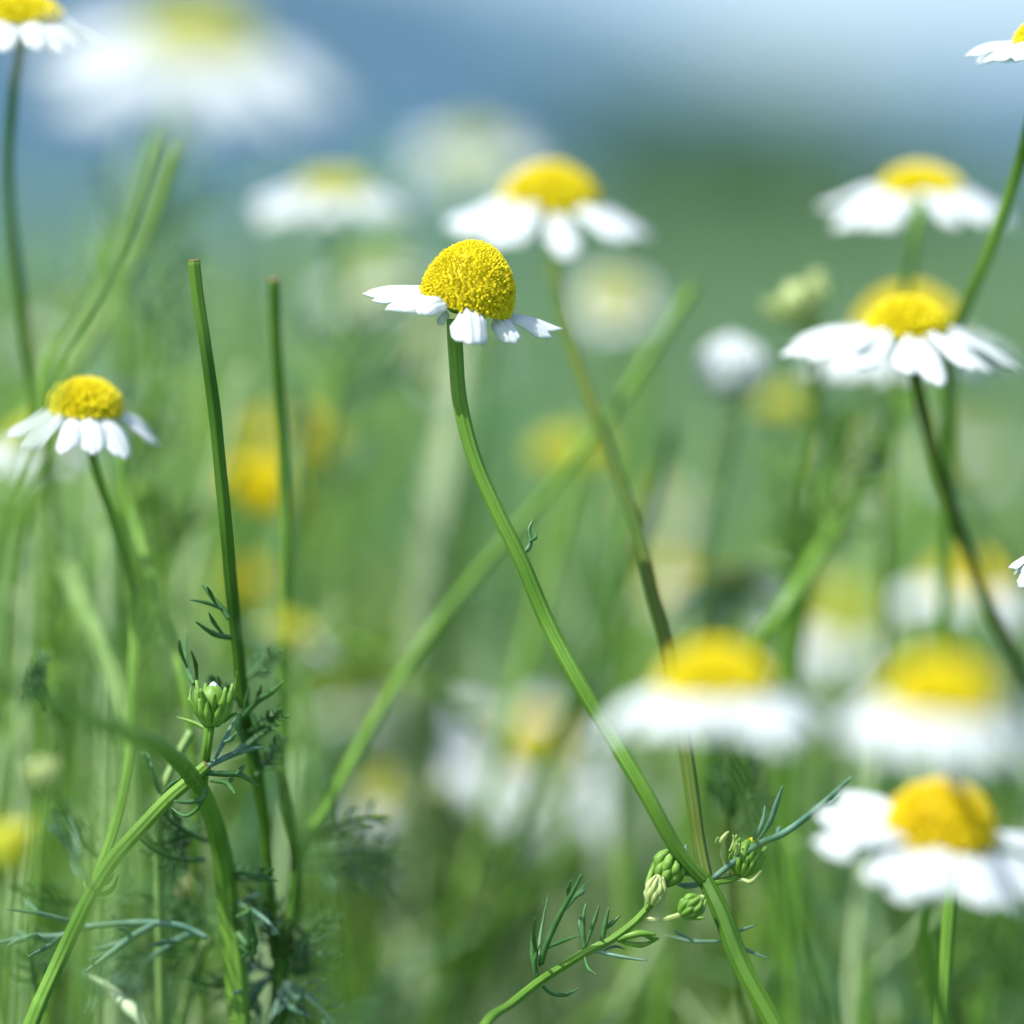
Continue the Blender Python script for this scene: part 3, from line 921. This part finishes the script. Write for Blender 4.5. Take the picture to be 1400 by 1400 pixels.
for k, L in enumerate([[[(890, 1220), (930, 1190), (950, 1130), (960, 1085)], [(940, 1150), (930, 1120), (925, 1110)]],
                       [[(900, 1240), (960, 1215), (992, 1178)], [(940, 1225), (950, 1200), (958, 1190)]],
                       [[(910, 1250), (980, 1225), (1030, 1180), (1058, 1138)], [(1000, 1210), (1040, 1200), (1058, 1185)], [(960, 1235), (1010, 1235), (1050, 1225)]],
                       [[(860, 1240), (800, 1225), (750, 1205), (700, 1150)], [(800, 1225), (760, 1240), (730, 1230)]],
                       [[(870, 1260), (900, 1310), (930, 1320), (935, 1290)], [(900, 1300), (880, 1340), (850, 1370)]],
                       [[(850, 1250), (800, 1280), (770, 1330), (720, 1380)], [(800, 1280), (790, 1320), (800, 1370)], [(780, 1300), (740, 1300), (720, 1310)]],
                       [[(875, 1260), (860, 1330), (830, 1400)], [(866, 1300), (900, 1350), (960, 1380)]]]):
    strokes(root, rp, L, w=7, jitter=6, b=10, zf=Z6, seed=35 + k, m="leaf_blue" if k > 2 else "leaf")

# a feathery sprig close to the lens in the lower left, a soft green veil
fv = [(150, 1130, -66), (130, 1250, -68), (120, 1420, -70)]
root, rp = plant(fv, "very soft green feathery sprig nearest the lens, veiling the bent stem at the left", "leaves", name="feathery_spray")
stem_part(root, rp, [(165, 900, -62), (160, 1000, -64)] + fv, [10, 14, 18, 20], m="bract", to_ground=True, ribs=5)
rr_ = random.Random(77)
for k in range(9):
    x0, y0 = 162 - k * 4, 905 + k * 52
    for sg in (-1, 1):
        dx = sg * rr_.uniform(55, 95)
        dy = -rr_.uniform(20, 75)
        L = [[(x0, y0), (x0 + dx * .5, y0 + dy * .6), (x0 + dx, y0 + dy)]]
        for q in (.4, .6, .8):
            L.append([(x0 + dx * q, y0 + dy * q), (x0 + dx * (q + .12), y0 + dy * q - 34)])
            L.append([(x0 + dx * q, y0 + dy * q), (x0 + dx * (q + .3), y0 + dy * q + 8)])
        strokes(root, rp, L, m="bract", w=9, b=-64, jitter=8, seed=200 + k * 2 + sg)

for i, (x, y, a, L, b, m) in enumerate([(382, 1320, 100, 120, 11, "leaf"), (380, 1325, 55, 120, 11, "leaf"), (378, 1330, 20, 110, 11, "leaf_blue"), (375, 1335, 150, 110, 12, "leaf"),
        (370, 1340, 200, 120, 12, "leaf"), (385, 1340, -25, 120, 10, "leaf_blue"), (375, 1345, -60, 100, 10, "leaf"), (360, 1345, -120, 100, 10, "leaf_blue"),
        (408, 1175, 20, 150, 19, "leaf"), (410, 1165, 48, 130, 17, "leaf"), (405, 1180, -12, 160, 21, "leaf_blue"), (350, 1060, 40, 70, 7, "leaf"), (340, 1000, 20, 60, 6, "leaf")]):
    auto_leaf(root, rp, x, y, a, L, b, 300 + i, m)

# low bluish leaf lying across the left plant's stem
lf = zz(Z6, [(640, 1140), (600, 1240), (560, 1402)], [10, 12, 14])
root, rp = plant(lf, "low feathery bluish leaf spray crossing behind the stem at the left bottom of the scene", "leaves", name="feathery_spray")
stem_part(root, rp, lf, [14, 15, 16], m="stem_pale", to_ground=True, ribs=5)
strokes(root, rp, [[(640, 1135), (560, 1098), (470, 1088), (380, 1090), (270, 1100), (190, 1128), (110, 1130), (40, 1140), (-10, 1150)], [(270, 1098), (200, 1080), (120, 1060), (20, 1045)],
                   [(120, 1060), (95, 1035), (72, 1012)], [(190, 1128), (150, 1160), (88, 1192)], [(120, 1132), (60, 1140), (20, 1160)], [(100, 1135), (60, 1120), (30, 1125)], [(150, 1150), (110, 1130), (80, 1135)]], m="leaf_blue", w=8, b=5, jitter=8, zf=Z6, seed=50)
strokes(root, rp, [[(480, 1090), (410, 1130), (340, 1182), (262, 1240)], [(400, 1135), (340, 1160), (278, 1172)], [(410, 1130), (385, 1110), (365, 1105)], [(330, 1190), (300, 1220), (290, 1235)], [(350, 1175), (310, 1190), (275, 1205)]], m="leaf_blue", w=8, b=5, jitter=5, zf=Z6, seed=51)
strokes(root, rp, [[(610, 1115), (560, 1135), (505, 1170), (448, 1212)], [(545, 1145), (500, 1150), (458, 1162)], [(520, 1160), (490, 1180), (470, 1200)]], m="leaf_blue", w=8, b=7, jitter=5, zf=Z6, seed=52)
strokes(root, rp, [[(620, 1125), (540, 1060), (440, 1010), (330, 1020), (300, 1030)], [(540, 1060), (500, 990), (470, 900)], [(480, 1025), (430, 960), (380, 850)], [(440, 1010), (400, 1000), (350, 960)], [(600, 1110), (560, 1000), (520, 880)]], m="leaf", w=9, b=24, jitter=8, zf=Z6, seed=53)

for i, (x, y, a, L, b, m) in enumerate([(290, 1270, 130, 150, 14, "leaf"), (285, 1280, 160, 150, 16, "leaf"), (290, 1290, 200, 150, 16, "leaf"), (270, 1250, 110, 130, 18, "leaf"),
        (250, 1330, 175, 150, 20, "leaf"), (285, 1150, 165, 90, 8, "leaf"), (280, 1175, 190, 100, 9, "leaf"), (275, 1130, 215, 80, 10, "leaf"), (300, 1200, 20, 80, 9, "leaf"), (305, 1230, -10, 90, 9, "leaf_blue"), (330, 960, 150, 60, 9, "leaf"), (335, 930, 40, 70, 10, "leaf"), (150, 1180, 150, 110, 14, "leaf"), (130, 1230, 190, 120, 14, "leaf"), (60, 1380, 110, 120, 12, "leaf"), (120, 1385, 60, 110, 14, "leaf_blue"), (30, 960, 60, 80, -14, "leaf"), (60, 975, 110, 70, -12, "leaf"), (240, 1350, 215, 120, 22, "leaf_blue"), (230, 1200, 95, 110, 22, "leaf"), (120, 1330, 150, 130, 24, "leaf"), (250, 1380, 140, 140, 24, "leaf_blue")]):
    auto_leaf(root, rp, x, y, a, L, b, 330 + i, m)

# leafy shoot under the crisp broad flower and other feathery greenery standing by itself
for lb, sp, sw, sm, lv in [
    ("fresh green leafy shoot below the crisp broad daisy, soft", [(1150, 560, 36), (1135, 660, 36), (1105, 760, 36), (1080, 880, 38), (1060, 1100, 40), (1050, 1420, 42)], 14, "bract",
     [(1145, 600, 65, 110), (1140, 620, 120, 110), (1135, 660, 50, 120), (1130, 680, 130, 120), (1120, 720, 60, 120), (1115, 740, 130, 120), (1105, 780, 55, 120), (1095, 800, 125, 110)]),
    ("leafy sprig under the left of the big front daisies beside the olive stem", [(1020, 1000, 24), (1005, 1080, 20), (1000, 1150, 18), (1010, 1300, 18), (1020, 1420, 20)], 9, "stem_olive",
     [(1005, 1110, 80, 110), (1003, 1120, 55, 100), (1003, 1130, 110, 100), (1001, 1150, 35, 90)]),
    ("dark feathery tuft under the washed out daisy", [(700, 1200, 62), (695, 1280, 62), (690, 1420, 62)], 12, "leaf",
     [(700, 1210, 90, 130), (700, 1215, 120, 130), (700, 1215, 60, 130), (700, 1220, 30, 130), (698, 1225, 150, 130)]),
    ("tangled feathery spray in the upper left under the very large soft daisy", [(190, 330, 56), (180, 450, 56), (165, 700, 58), (160, 1420, 60)], 9, "stem",
     [(190, 340, 60, 150), (188, 350, 130, 150), (185, 400, 40, 150), (183, 420, 150, 150), (178, 480, 55, 140), (176, 500, 135, 140)]),
    ("feathery spray between the second cut stem and the sharp flower, soft", [(470, 470, 50), (455, 560, 50), (430, 700, 52), (410, 900, 54), (400, 1420, 56)], 8, "stem",
     [(468, 480, 45, 150), (464, 500, 130, 120), (458, 540, 30, 150), (452, 580, 50, 150), (445, 620, 140, 120), (436, 680, 40, 140)]),
    ("feathery spray left of the first cut stem, reaching above the small left daisy", [(215, 420, 38), (210, 520, 38), (200, 650, 38), (205, 900, 38), (215, 1420, 40)], 7, "stem",
     [(214, 430, 70, 120), (212, 450, 120, 110), (209, 520, 50, 120), (206, 560, 140, 90), (202, 640, 60, 120), (203, 700, 125, 120), (204, 760, 50, 110)]),
    ("low vivid green feathery clump at the bottom centre", [(560, 1250, 50), (555, 1330, 50), (550, 1420, 50)], 10, "bract",
     [(560, 1260, 90, 120), (560, 1270, 50, 120), (560, 1275, 130, 120), (558, 1300, 20, 120), (557, 1310, 160, 120)]),
    ("low vivid green feathery clump at the bottom right corner", [(1330, 1320, 40), (1330, 1370, 40), (1330, 1430, 40)], 10, "bract",
     [(1330, 1325, 90, 100), (1330, 1330, 50, 110), (1330, 1335, 130, 110), (1330, 1350, 15, 110), (1330, 1350, 165, 110)]),
]:
    root, rp = plant(sp, lb, "leaves", "feathery sprays between the flowers", name="feathery_spray")
    stem_part(root, rp, sp, sw, m=sm, to_ground=True, ribs=5, sub=4)
    for i, (x, y, a, L) in enumerate(lv):
        bq = float(np.interp(y, [q[1] for q in sp], [q[2] for q in sp]))
        auto_leaf(root, rp, x, y, a, L, bq, 400 + i + int(x), "leaf" if sm in ("leaf", "stem_olive") else "bract" if sm == "bract" else ("leaf", "leaf_blue")[i % 2], w=5, n=5)

# ------------------------------------------------------------------ single-headed flowers, soft before and behind the sharp plane
FL = [
 # label, (head px,py,b,wid,kw), stem pts, stem width, stem material
 ("daisy cut by the top edge above the thin blurred stem in the upper left corner", (33, 22, 17, 92, dict(roll=4, pitch=5, disc='low', style='droop', n=15, seed=11)),
  [(30, 60, 18), (18, 130, 20), (11, 230, 22), (18, 330, 24), (32, 430, 26), (46, 520, 30), (70, 700, 34), (85, 1000, 38), (80, 1420, 40)], 15, "stem_dark"),
 ("very large soft white daisy close to the lens under the top edge", (272, 58, -112, 146, dict(roll=9, pitch=16, disc='green', style='droop', n=18, seed=12, plen=1.35)),
  [(255, 110, -78), (225, 200, -72), (190, 300, -66), (140, 400, -62), (90, 480, -60), (40, 620, -60), (-20, 900, -60), (-60, 1420, -60)], 26, "stem"),
 ("small soft white daisy with a pale yellow crown right of the very large one", (457, 262, 62, 84, dict(roll=2, pitch=4, disc='green', style='droop', n=18, seed=13, plen=1.2)),
  [(457, 290, 62), (470, 420, 66), (480, 700, 70), (470, 1420, 72)], 12, "stem"),
 ("faint pale head dissolved in the blur just above the second soft yellow dome", (645, 205, 112, 66, dict(roll=0, pitch=24, disc='green', style='soft', n=16, seed=14, plen=1.2)),
  [(645, 250, 108), (650, 420, 108), (660, 800, 110), (650, 1420, 112)], 18, "stem"),
 ("white daisy level with the tree row, nearest below the top right corner", (1260, 258, 38, 96, dict(roll=3, pitch=7, disc='low', style='droop', n=19, seed=15, plen=1.2)),
  [(1258, 290, 30), (1235, 420, 33), (1215, 600, 38), (1210, 900, 45), (1220, 1420, 50)], 13, "stem"),
 ("crisp broad white daisy with a bright yellow dome, right of the slanting cut stem", (1240, 450, 18, 108, dict(roll=2, pitch=4, disc='cone', style='droop', n=19, seed=16, plen=1.3)),
  [(1248, 500, 18), (1265, 575, 20), (1290, 665, 22), (1325, 760, 24), (1362, 850, 26), (1400, 925, 28), (1440, 1050, 30), (1480, 1420, 32)], 19, "stem_olive"),
 ("softer daisy hiding directly behind the crisp broad white one, its dome showing around", (1244, 450, 48, 126, dict(roll=2, pitch=4, disc='dome', style='droop', n=16, seed=17)),
  [(1250, 490, 50), (1235, 545, 44), (1190, 640, 38), (1130, 740, 33), (1075, 830, 28), (1030, 900, 30), (960, 1050, 36), (900, 1420, 40)], 26, "bract"),
 ("daisy cut off by the right edge near the top, on a green stem leaning right", (1430, 60, 5, 78, dict(roll=4, pitch=6, disc='dome', style='droop', n=18, seed=18, plen=1.15)),
  [(1422, 85, 6), (1408, 170, 10), (1386, 250, 14), (1350, 350, 17), (1322, 415, 20), (1300, 480, 24), (1298, 640, 30), (1290, 900, 34), (1280, 1420, 38)], 19, "stem"),
 ("white petals behind and below the small drooping daisy at the left edge", (52, 600, 50, 80, dict(roll=-6, pitch=4, disc='green', style='droop', n=14, seed=19)),
  [(60, 630, 50), (75, 740, 50), (110, 900, 52), (130, 1420, 55)], 16, "stem_pale"),
 ("big soft daisy in front, left of two alike, crossed by nothing, hiding the olive stem", (978, 942, -56, 138, dict(roll=0, pitch=-2, disc='dome', style='droop', n=18, seed=20, plen=1.0)),
  [(980, 985, -48), (1010, 1060, -48), (1060, 1200, -48), (1110, 1330, -48), (1140, 1420, -48)], 20, "stem"),
 ("big soft daisy in front at the right, above the tilted golden one", (1286, 960, -78, 136, dict(roll=3, pitch=4, disc='dome', style='droop', n=14, seed=21, plen=1.0)),
  [(1286, 985, -72), (1290, 1020, -55), (1300, 1065, -25), (1305, 1120, 4), (1298, 1250, 6), (1285, 1420, 6)], 20, "stem"),
 ("tilted daisy with a thick golden dome and broad white petals, lowest on the right", (1286, 1140, -28, 136, dict(roll=12, pitch=12, disc='gold', style='soft', n=20, seed=22, plen=1.1, pw=1.35)),
  [(1270, 1190, -24), (1265, 1260, -22), (1275, 1340, -20), (1300, 1420, -20)], 20, "stem"),
 ("wide washed out daisy below the middle, tipped so that its petals hang left", (735, 1030, 90, 106, dict(roll=14, pitch=18, disc='dome', style='droop', n=24, seed=23, plen=1.75, pw=1.7)),
  [(735, 1090, 90), (700, 1200, 90), (690, 1420, 90)], 20, "stem"),
 ("soft daisy with a dull yellow dome behind the right stem's lower bend", (1328, 800, 74, 104, dict(roll=0, pitch=0, disc='low', style='droop', n=16, seed=24)),
  [(1328, 830, 66), (1330, 1000, 66), (1330, 1420, 66)], 16, "stem"),
 ("bright yellow petalless cone glowing between the two cut stems", (352, 680, 52, 116, dict(roll=28, pitch=0, disc='dome', style='hang', n=6, seed=25, skip=(0, 1, 2, 3, 4, 5))),
  [(345, 700, 52), (330, 800, 56), (330, 1000, 60), (340, 1420, 62)], 16, "stem"),
 ("paler yellow cone above and behind the bright one between the cut stems", (400, 610, 84, 104, dict(roll=10, pitch=0, disc='dome', style='hang', n=5, seed=26, skip=(0, 1, 2, 3, 4))),
  [(400, 640, 84), (420, 800, 84), (430, 1420, 86)], 16, "stem"),
 ("yellow head low between the cut stems, below the bright yellow cone", (335, 806, 78, 74, dict(roll=-5, pitch=5, disc='dome', style='droop', n=3, skip=(0, 1, 2), seed=27)),
  [(330, 840, 74), (320, 1000, 76), (320, 1420, 78)], 16, "stem"),
 ("hazy yellow dome behind the crossing of the slanting stem and the olive stem", (782, 622, 72, 92, dict(roll=0, pitch=3, disc='green', style='hang', n=3, skip=(0, 1, 2), seed=28)),
  [(782, 650, 72), (790, 800, 72), (780, 1420, 74)], 16, "stem"),
 ("small soft daisy facing the lens under the second flower head's right petals", (842, 412, 80, 62, dict(roll=5, pitch=48, disc='green', style='flat', n=13, seed=29, plen=.8)),
  [(842, 440, 82), (850, 600, 82), (850, 1420, 84)], 14, "stem"),
 ("tiny pale daisy left of the sharp flower, almost dissolved in the blur", (512, 385, 104, 70, dict(roll=-4, pitch=10, disc='green', style='soft', n=13, seed=30)),
  [(512, 410, 104), (515, 600, 104), (520, 1420, 106)], 14, "stem"),
 ("small yellowish head to the lower right of the white closed bud", (1072, 556, 72, 62, dict(roll=5, pitch=5, disc='green', style='hang', n=3, skip=(0, 1, 2), seed=31)),
  [(1072, 590, 72), (1080, 800, 72), (1090, 1420, 74)], 14, "stem"),
 ("open white head seen from its side just above the left big front daisy", (1000, 800, 50, 74, dict(roll=-8, pitch=-32, disc='green', style='soft', n=13, seed=32)),
  [(995, 815, 50), (985, 900, 50), (985, 1100, 52), (1000, 1420, 54)], 18, "stem_dark"),
 ("large dim cream head filling the gap between the two big front daisies", (1150, 850, 94, 100, dict(roll=0, pitch=12, disc='green', style='droop', n=16, seed=33)),
  [(1150, 890, 94), (1150, 1100, 94), (1150, 1420, 96)], 16, "stem"),
 ("small very soft yellow head in front of the first cut stem", (398, 868, -58, 66, dict(roll=25, pitch=-8, disc='green', style='soft', n=11, seed=34, skip=(5, 6, 7, 8, 9))),
  [(396, 890, -58), (410, 1000, -60), (440, 1200, -64), (470, 1420, -68)], 10, "stem"),
 ("pale daisy low behind the foot of the slanting stem, beside a greenish bud", (545, 1085, 72, 84, dict(roll=-14, pitch=10, disc='green', style='soft', n=14, seed=35)),
  [(550, 1110, 72), (560, 1200, 72), (570, 1420, 74)], 16, "stem"),
 ("white petal tips poking in at the right edge halfway up", (1470, 752, 0, 100, dict(roll=2, pitch=6, disc='dome', style='droop', n=17, seed=36, plen=.78)),
  [(1452, 790, 0), (1460, 900, 2), (1475, 1420, 6)], 18, "stem"),
]
for (lb, (hx, hy, hb, wid, kw), sp, sw, sm) in FL:
    root, rp = plant(sp, lb, "daisy", "single chamomile flowers around the sharp one")
    c, ax, rr = head(root, rp, hx, hy, hb, wid, **kw)
    stem_part(root, rp, sp, sw, m=sm, to_ground=True, ribs=6, sub=4, lead=c - ax * rr * .38)

# ------------------------------------------------------------------ further daisies, only pale discs of light in the photo
for i, (x, y, b, w, lb) in enumerate([
    (470, 800, 122, 70, "pale blurred daisy right of the second cut stem, halfway down"),
    (560, 900, 118, 60, "pale blurred daisy just behind the slanting stem's middle"),
    (930, 800, 100, 64, "cream blurred daisy left of the dark stem of the side-on head"),
    (1100, 800, 104, 66, "cream blurred daisy right of the side-on white head"),
    (1210, 850, 108, 60, "cream blurred daisy between the large dim cream head and the dull yellow dome"),
    (620, 480, 128, 50, "faint blurred daisy directly below the sharp flower's left petals"),
    (1330, 620, 134, 60, "faint blurred daisy on the empty meadow right of the crisp broad daisy's stem"),
    (90, 450, 112, 56, "faint blurred daisy above the small drooping daisy at the left"),
    (250, 560, 116, 54, "faint blurred daisy left of the first cut stem's middle"),
    (470, 960, 96, 60, "blurred daisy between the second cut stem and the slanting stem, low"),
    (880, 700, 124, 56, "faint blurred daisy beside the olive stem's bend"),
    (1180, 640, 128, 54, "faint blurred daisy left of the crisp broad daisy's stem")]):
    sp = [(x, y + 30, b), (x + 6, y + 150, b), (x + 4, 1420, b + 2)]
    root, rp = plant(sp, lb, "daisy", "single chamomile flowers around the sharp one")
    c, ax, rr = head(root, rp, x, y, b, w, roll=(i * 37) % 23 - 11, pitch=5 + (i * 13) % 22, disc=('green', 'low', 'dome')[i % 3], style=('soft', 'droop')[i % 2], n=13, seed=80 + i)
    stem_part(root, rp, sp, 12, m="stem", to_ground=True, ribs=5, sub=4, lead=c - ax * rr * .38)

# ------------------------------------------------------------------ closed buds out of focus
BU = [
 ("white closed bud on a pale stem in the middle right", (1006, 545, 42, 92, 88, dict(roll=-4, tip="petal", mb_="petal", seed=61, open_=0)),
  [(1006, 545, 42), (995, 600, 42), (972, 700, 42), (962, 800, 42), (955, 900, 44), (950, 1100, 46), (950, 1420, 50)], 20, "stem_pale"),
 ("creamy half open bud above the white closed one", (1108, 440, 34, 76, 60, dict(roll=-30, tip="bract_pale", mb_="bract_pale", seed=62, open_=.3)),
  [(1108, 440, 34), (1120, 500, 36), (1110, 620, 38), (1085, 760, 40), (1070, 900, 42), (1060, 1420, 46)], 16, "stem"),
 ("greenish round bud low in the middle, washed out", (655, 1325, 66, 84, 84, dict(roll=8, tip="bract_pale", mb_="bract_pale", seed=63)),
  [(655, 1325, 66), (650, 1370, 66), (640, 1420, 66)], 16, "stem"),
 ("dull yellow bud close to the lens at the left edge", (18, 1190, -42, 56, 70, dict(roll=-6, tip="disc_green", mb_="disc_green", seed=64)),
  [(18, 1190, -42), (8, 1260, -42), (-10, 1420, -42)], 14, "stem"),
 ("small pale bud hanging above the dull yellow one at the left", (62, 1080, -30, 44, 46, dict(roll=-10, tip="bract_pale", mb_="bract_pale", seed=65)),
  [(62, 1080, -30), (50, 1160, -32), (30, 1300, -34), (20, 1420, -36)], 9, "stem"),
 ("greenish bud beside the pale daisy at the foot of the slanting stem", (585, 1128, 62, 60, 62, dict(roll=20, tip="disc_green", mb_="bract_pale", seed=66)),
  [(585, 1128, 62), (590, 1220, 62), (600, 1420, 64)], 14, "stem"),
 ("tiny yellow green bud among the leaves behind the snapped side branch", (246, 1230, 18, 24, 40, dict(roll=30, tip="disc_green", mb_="bract_pale", seed=67)),
  [(246, 1230, 18), (240, 1300, 20), (235, 1420, 22)], 9, "stem"),
 ("small striped green bud right of the left daisy's stem", (222, 690, 36, 44, 50, dict(roll=-60, tip="disc_green", mb_="bract", seed=68)),
  [(222, 690, 36), (240, 800, 40), (250, 1000, 42), (255, 1420, 44)], 10, "stem"),
]
for (lb, (hx, hy, hb, wid, hg, kw), sp, sw, sm) in BU:
    root, rp = plant(sp, lb, "flower bud", "closed buds around the sharp flower", name="chamomile_bud")
    bud(root, rp, hx, hy, hb, wid, hg, **kw)
    stem_part(root, rp, sp, sw, m=sm, to_ground=True, ribs=5, sub=4)

# ------------------------------------------------------------------ bare stems and broad blades behind
BARE = [
 ("thin green stem rising beside the left daisy's petals", [(166, 575, 20), (168, 640, 20), (180, 700, 20), (203, 775, 18), (228, 850, 16), (248, 925, 14), (262, 1010, 14), (270, 1200, 16), (280, 1420, 18)], 14, "bract"),
 ("dark soft stem just right of the sharp flower's stem", [(664, 440, 62), (654, 520, 62), (645, 620, 60), (630, 760, 60), (600, 1000, 62), (560, 1420, 66)], 20, "stem_dark"),
 ("dark soft stem slanting below the hazy yellow dome", [(918, 590, 45), (900, 660, 43), (868, 760, 42), (830, 860, 42), (785, 950, 42), (720, 1100, 44), (640, 1420, 48)], 18, "stem_dark"),
 ("yellow green soft stem under the big front daisies", [(1085, 1150, 34), (1100, 1210, 36), (1130, 1290, 38), (1165, 1370, 40), (1190, 1430, 42)], 24, "stem_pale"),
 ("pale soft stem left of the left daisy's foot", [(58, 700, 40), (85, 760, 36), (115, 830, 30), (140, 890, 26), (165, 950, 22), (175, 1010, 20), (190, 1160, 20), (210, 1420, 22)], 20, "stem_pale"),
 ("short pale stem crossing above the snapped branch", [(262, 1000, 6), (240, 1040, 6), (222, 1085, 6), (216, 1160, 8), (222, 1420, 12)], 15, "stem_pale"),
 ("dark thick soft shoot low in the middle below the washed out daisy", [(800, 1150, 52), (760, 1190, 52), (700, 1240, 50), (640, 1310, 50), (580, 1420, 50)], 34, "stem"),
 ("thin vertical stem behind the left daisy", [(150, 330, 46), (160, 430, 44), (165, 560, 44), (150, 800, 46), (150, 1420, 50)], 15, "stem"),
 ("pale leaning stem in the upper left between the soft daisies", [(230, 190, 52), (190, 320, 52), (140, 430, 52), (80, 520, 52), (30, 640, 54), (0, 900, 56), (-10, 1420, 58)], 26, "stem_pale"),
 ("soft upright stem beneath the small soft daisy facing the lens", [(890, 470, 50), (880, 600, 50), (850, 760, 50), (840, 950, 52), (850, 1420, 54)], 16, "stem"),
 ("bright green soft stem under the crisp broad daisy", [(1160, 560, 40), (1140, 640, 40), (1110, 730, 40), (1080, 850, 42), (1070, 1100, 44), (1060, 1420, 46)], 26, "bract"),
 ("dark leaning stem by the right edge under the golden daisy", [(1400, 900, 30), (1380, 1000, 32), (1385, 1150, 34), (1400, 1420, 36)], 14, "stem_dark"),
]
for lb, sp, sw, sm in BARE:
    root, rp = plant(sp, lb, "stem", "bare stems between the flowers", name="bare_stem")
    stem_part(root, rp, sp, sw, m=sm, to_ground=True, ribs=6, sub=4)


def broad_blade(pts, w, m, label):
    w3 = [P(*p) for p in pts]
    rad = [w / 2 * PX(p[2]) for p in pts]
    w3, rad = ground_tail(w3, rad)
    c, r = smooth(w3, rad, 6)
    top, rows = [], []
    for i, p in enumerate(c):
        t = (c[min(i + 1, len(c) - 1)] - c[max(i - 1, 0)]).normalized()
        s = Vector((1, -.55, 0))
        s = (s - t * s.dot(t)).normalized()
        n = s.cross(t)
        ww = r[i] * min(1, .15 + i / 14)
        rows.append([p - s * ww, p - s * ww * .5 + n * ww * .2, p + n * ww * .35, p + s * ww * .5 + n * ww * .2, p + s * ww, p + n * ww * .3 - n * .0003])
    mb = MB()
    mb.grid(rows)
    rp = Vector((w3[-1].x, w3[-1].y, 0))
    o = link("grass_blade", mb.mesh("grass_blade", m, off=rp), loc=rp)
    tag(o, label, "grass blade", "broad grass blades between the flowers")


bl_pale = mat("pale blade", (0.42, 0.54, 0.29), (0.50, 0.62, 0.37), rough=0.5, scale=60, trans=0.35)
bl_green = mat("green blade", (0.10, 0.26, 0.03), (0.16, 0.36, 0.05), rough=0.45, scale=60, trans=0.35)
broad_blade([(640, 440, 56), (618, 560, 56), (600, 680, 56), (585, 800, 57), (572, 940, 60), (562, 1100, 64), (560, 1420, 64)], 60, bl_pale, "broad pale upright blade behind the sharp flower's stem")
broad_blade([(1150, 560, 40), (1125, 680, 38), (1100, 780, 38), (1080, 900, 40), (1070, 1100, 42), (1070, 1420, 44)], 40, bl_green, "bright green blade below the crisp broad daisy")
broad_blade([(124, 1335, 10), (150, 1350, 8), (180, 1382, 6), (205, 1420, 6)], 22, bl_pale, "pale blade tip at the bottom edge left of the thick bent stem")
broad_blade([(300, 500, 80), (330, 700, 80), (340, 900, 80), (350, 1420, 80)], 50, bl_green, "broad green blade far behind the first cut stem")

# ------------------------------------------------------------------ haze
hm_ = bpy.data.materials.new("haze")
hm_.use_nodes = True
nt = hm_.node_tree
for n in list(nt.nodes):
    if n.type != 'OUTPUT_MATERIAL':
        nt.nodes.remove(n)
pv = nt.nodes.new("ShaderNodeVolumePrincipled")
pv.inputs["Color"].default_value = (0.46, 0.66, 0.90, 1)
pv.inputs["Density"].default_value = 0.00014
pv.inputs["Anisotropy"].default_value = 0.1
nt.links.new(pv.outputs[0], nt.nodes["Material Output"].inputs["Volume"])
X, Y0, Y1, Z0_, Z1_ = 5100, -5100, 5100, -4.0, 330.0
mb = MB()
mb.v = [(-X, Y0, Z0_), (X, Y0, Z0_), (X, Y1, Z0_), (-X, Y1, Z0_), (-X, Y0, Z1_), (X, Y0, Z1_), (X, Y1, Z1_), (-X, Y1, Z1_)]
mb.f = [(3, 2, 1, 0), (4, 5, 6, 7), (0, 1, 5, 4), (1, 2, 6, 5), (2, 3, 7, 6), (3, 0, 4, 7)]
tag(link("haze", mb.mesh("haze", hm_, smooth_=False)), kind="stuff")
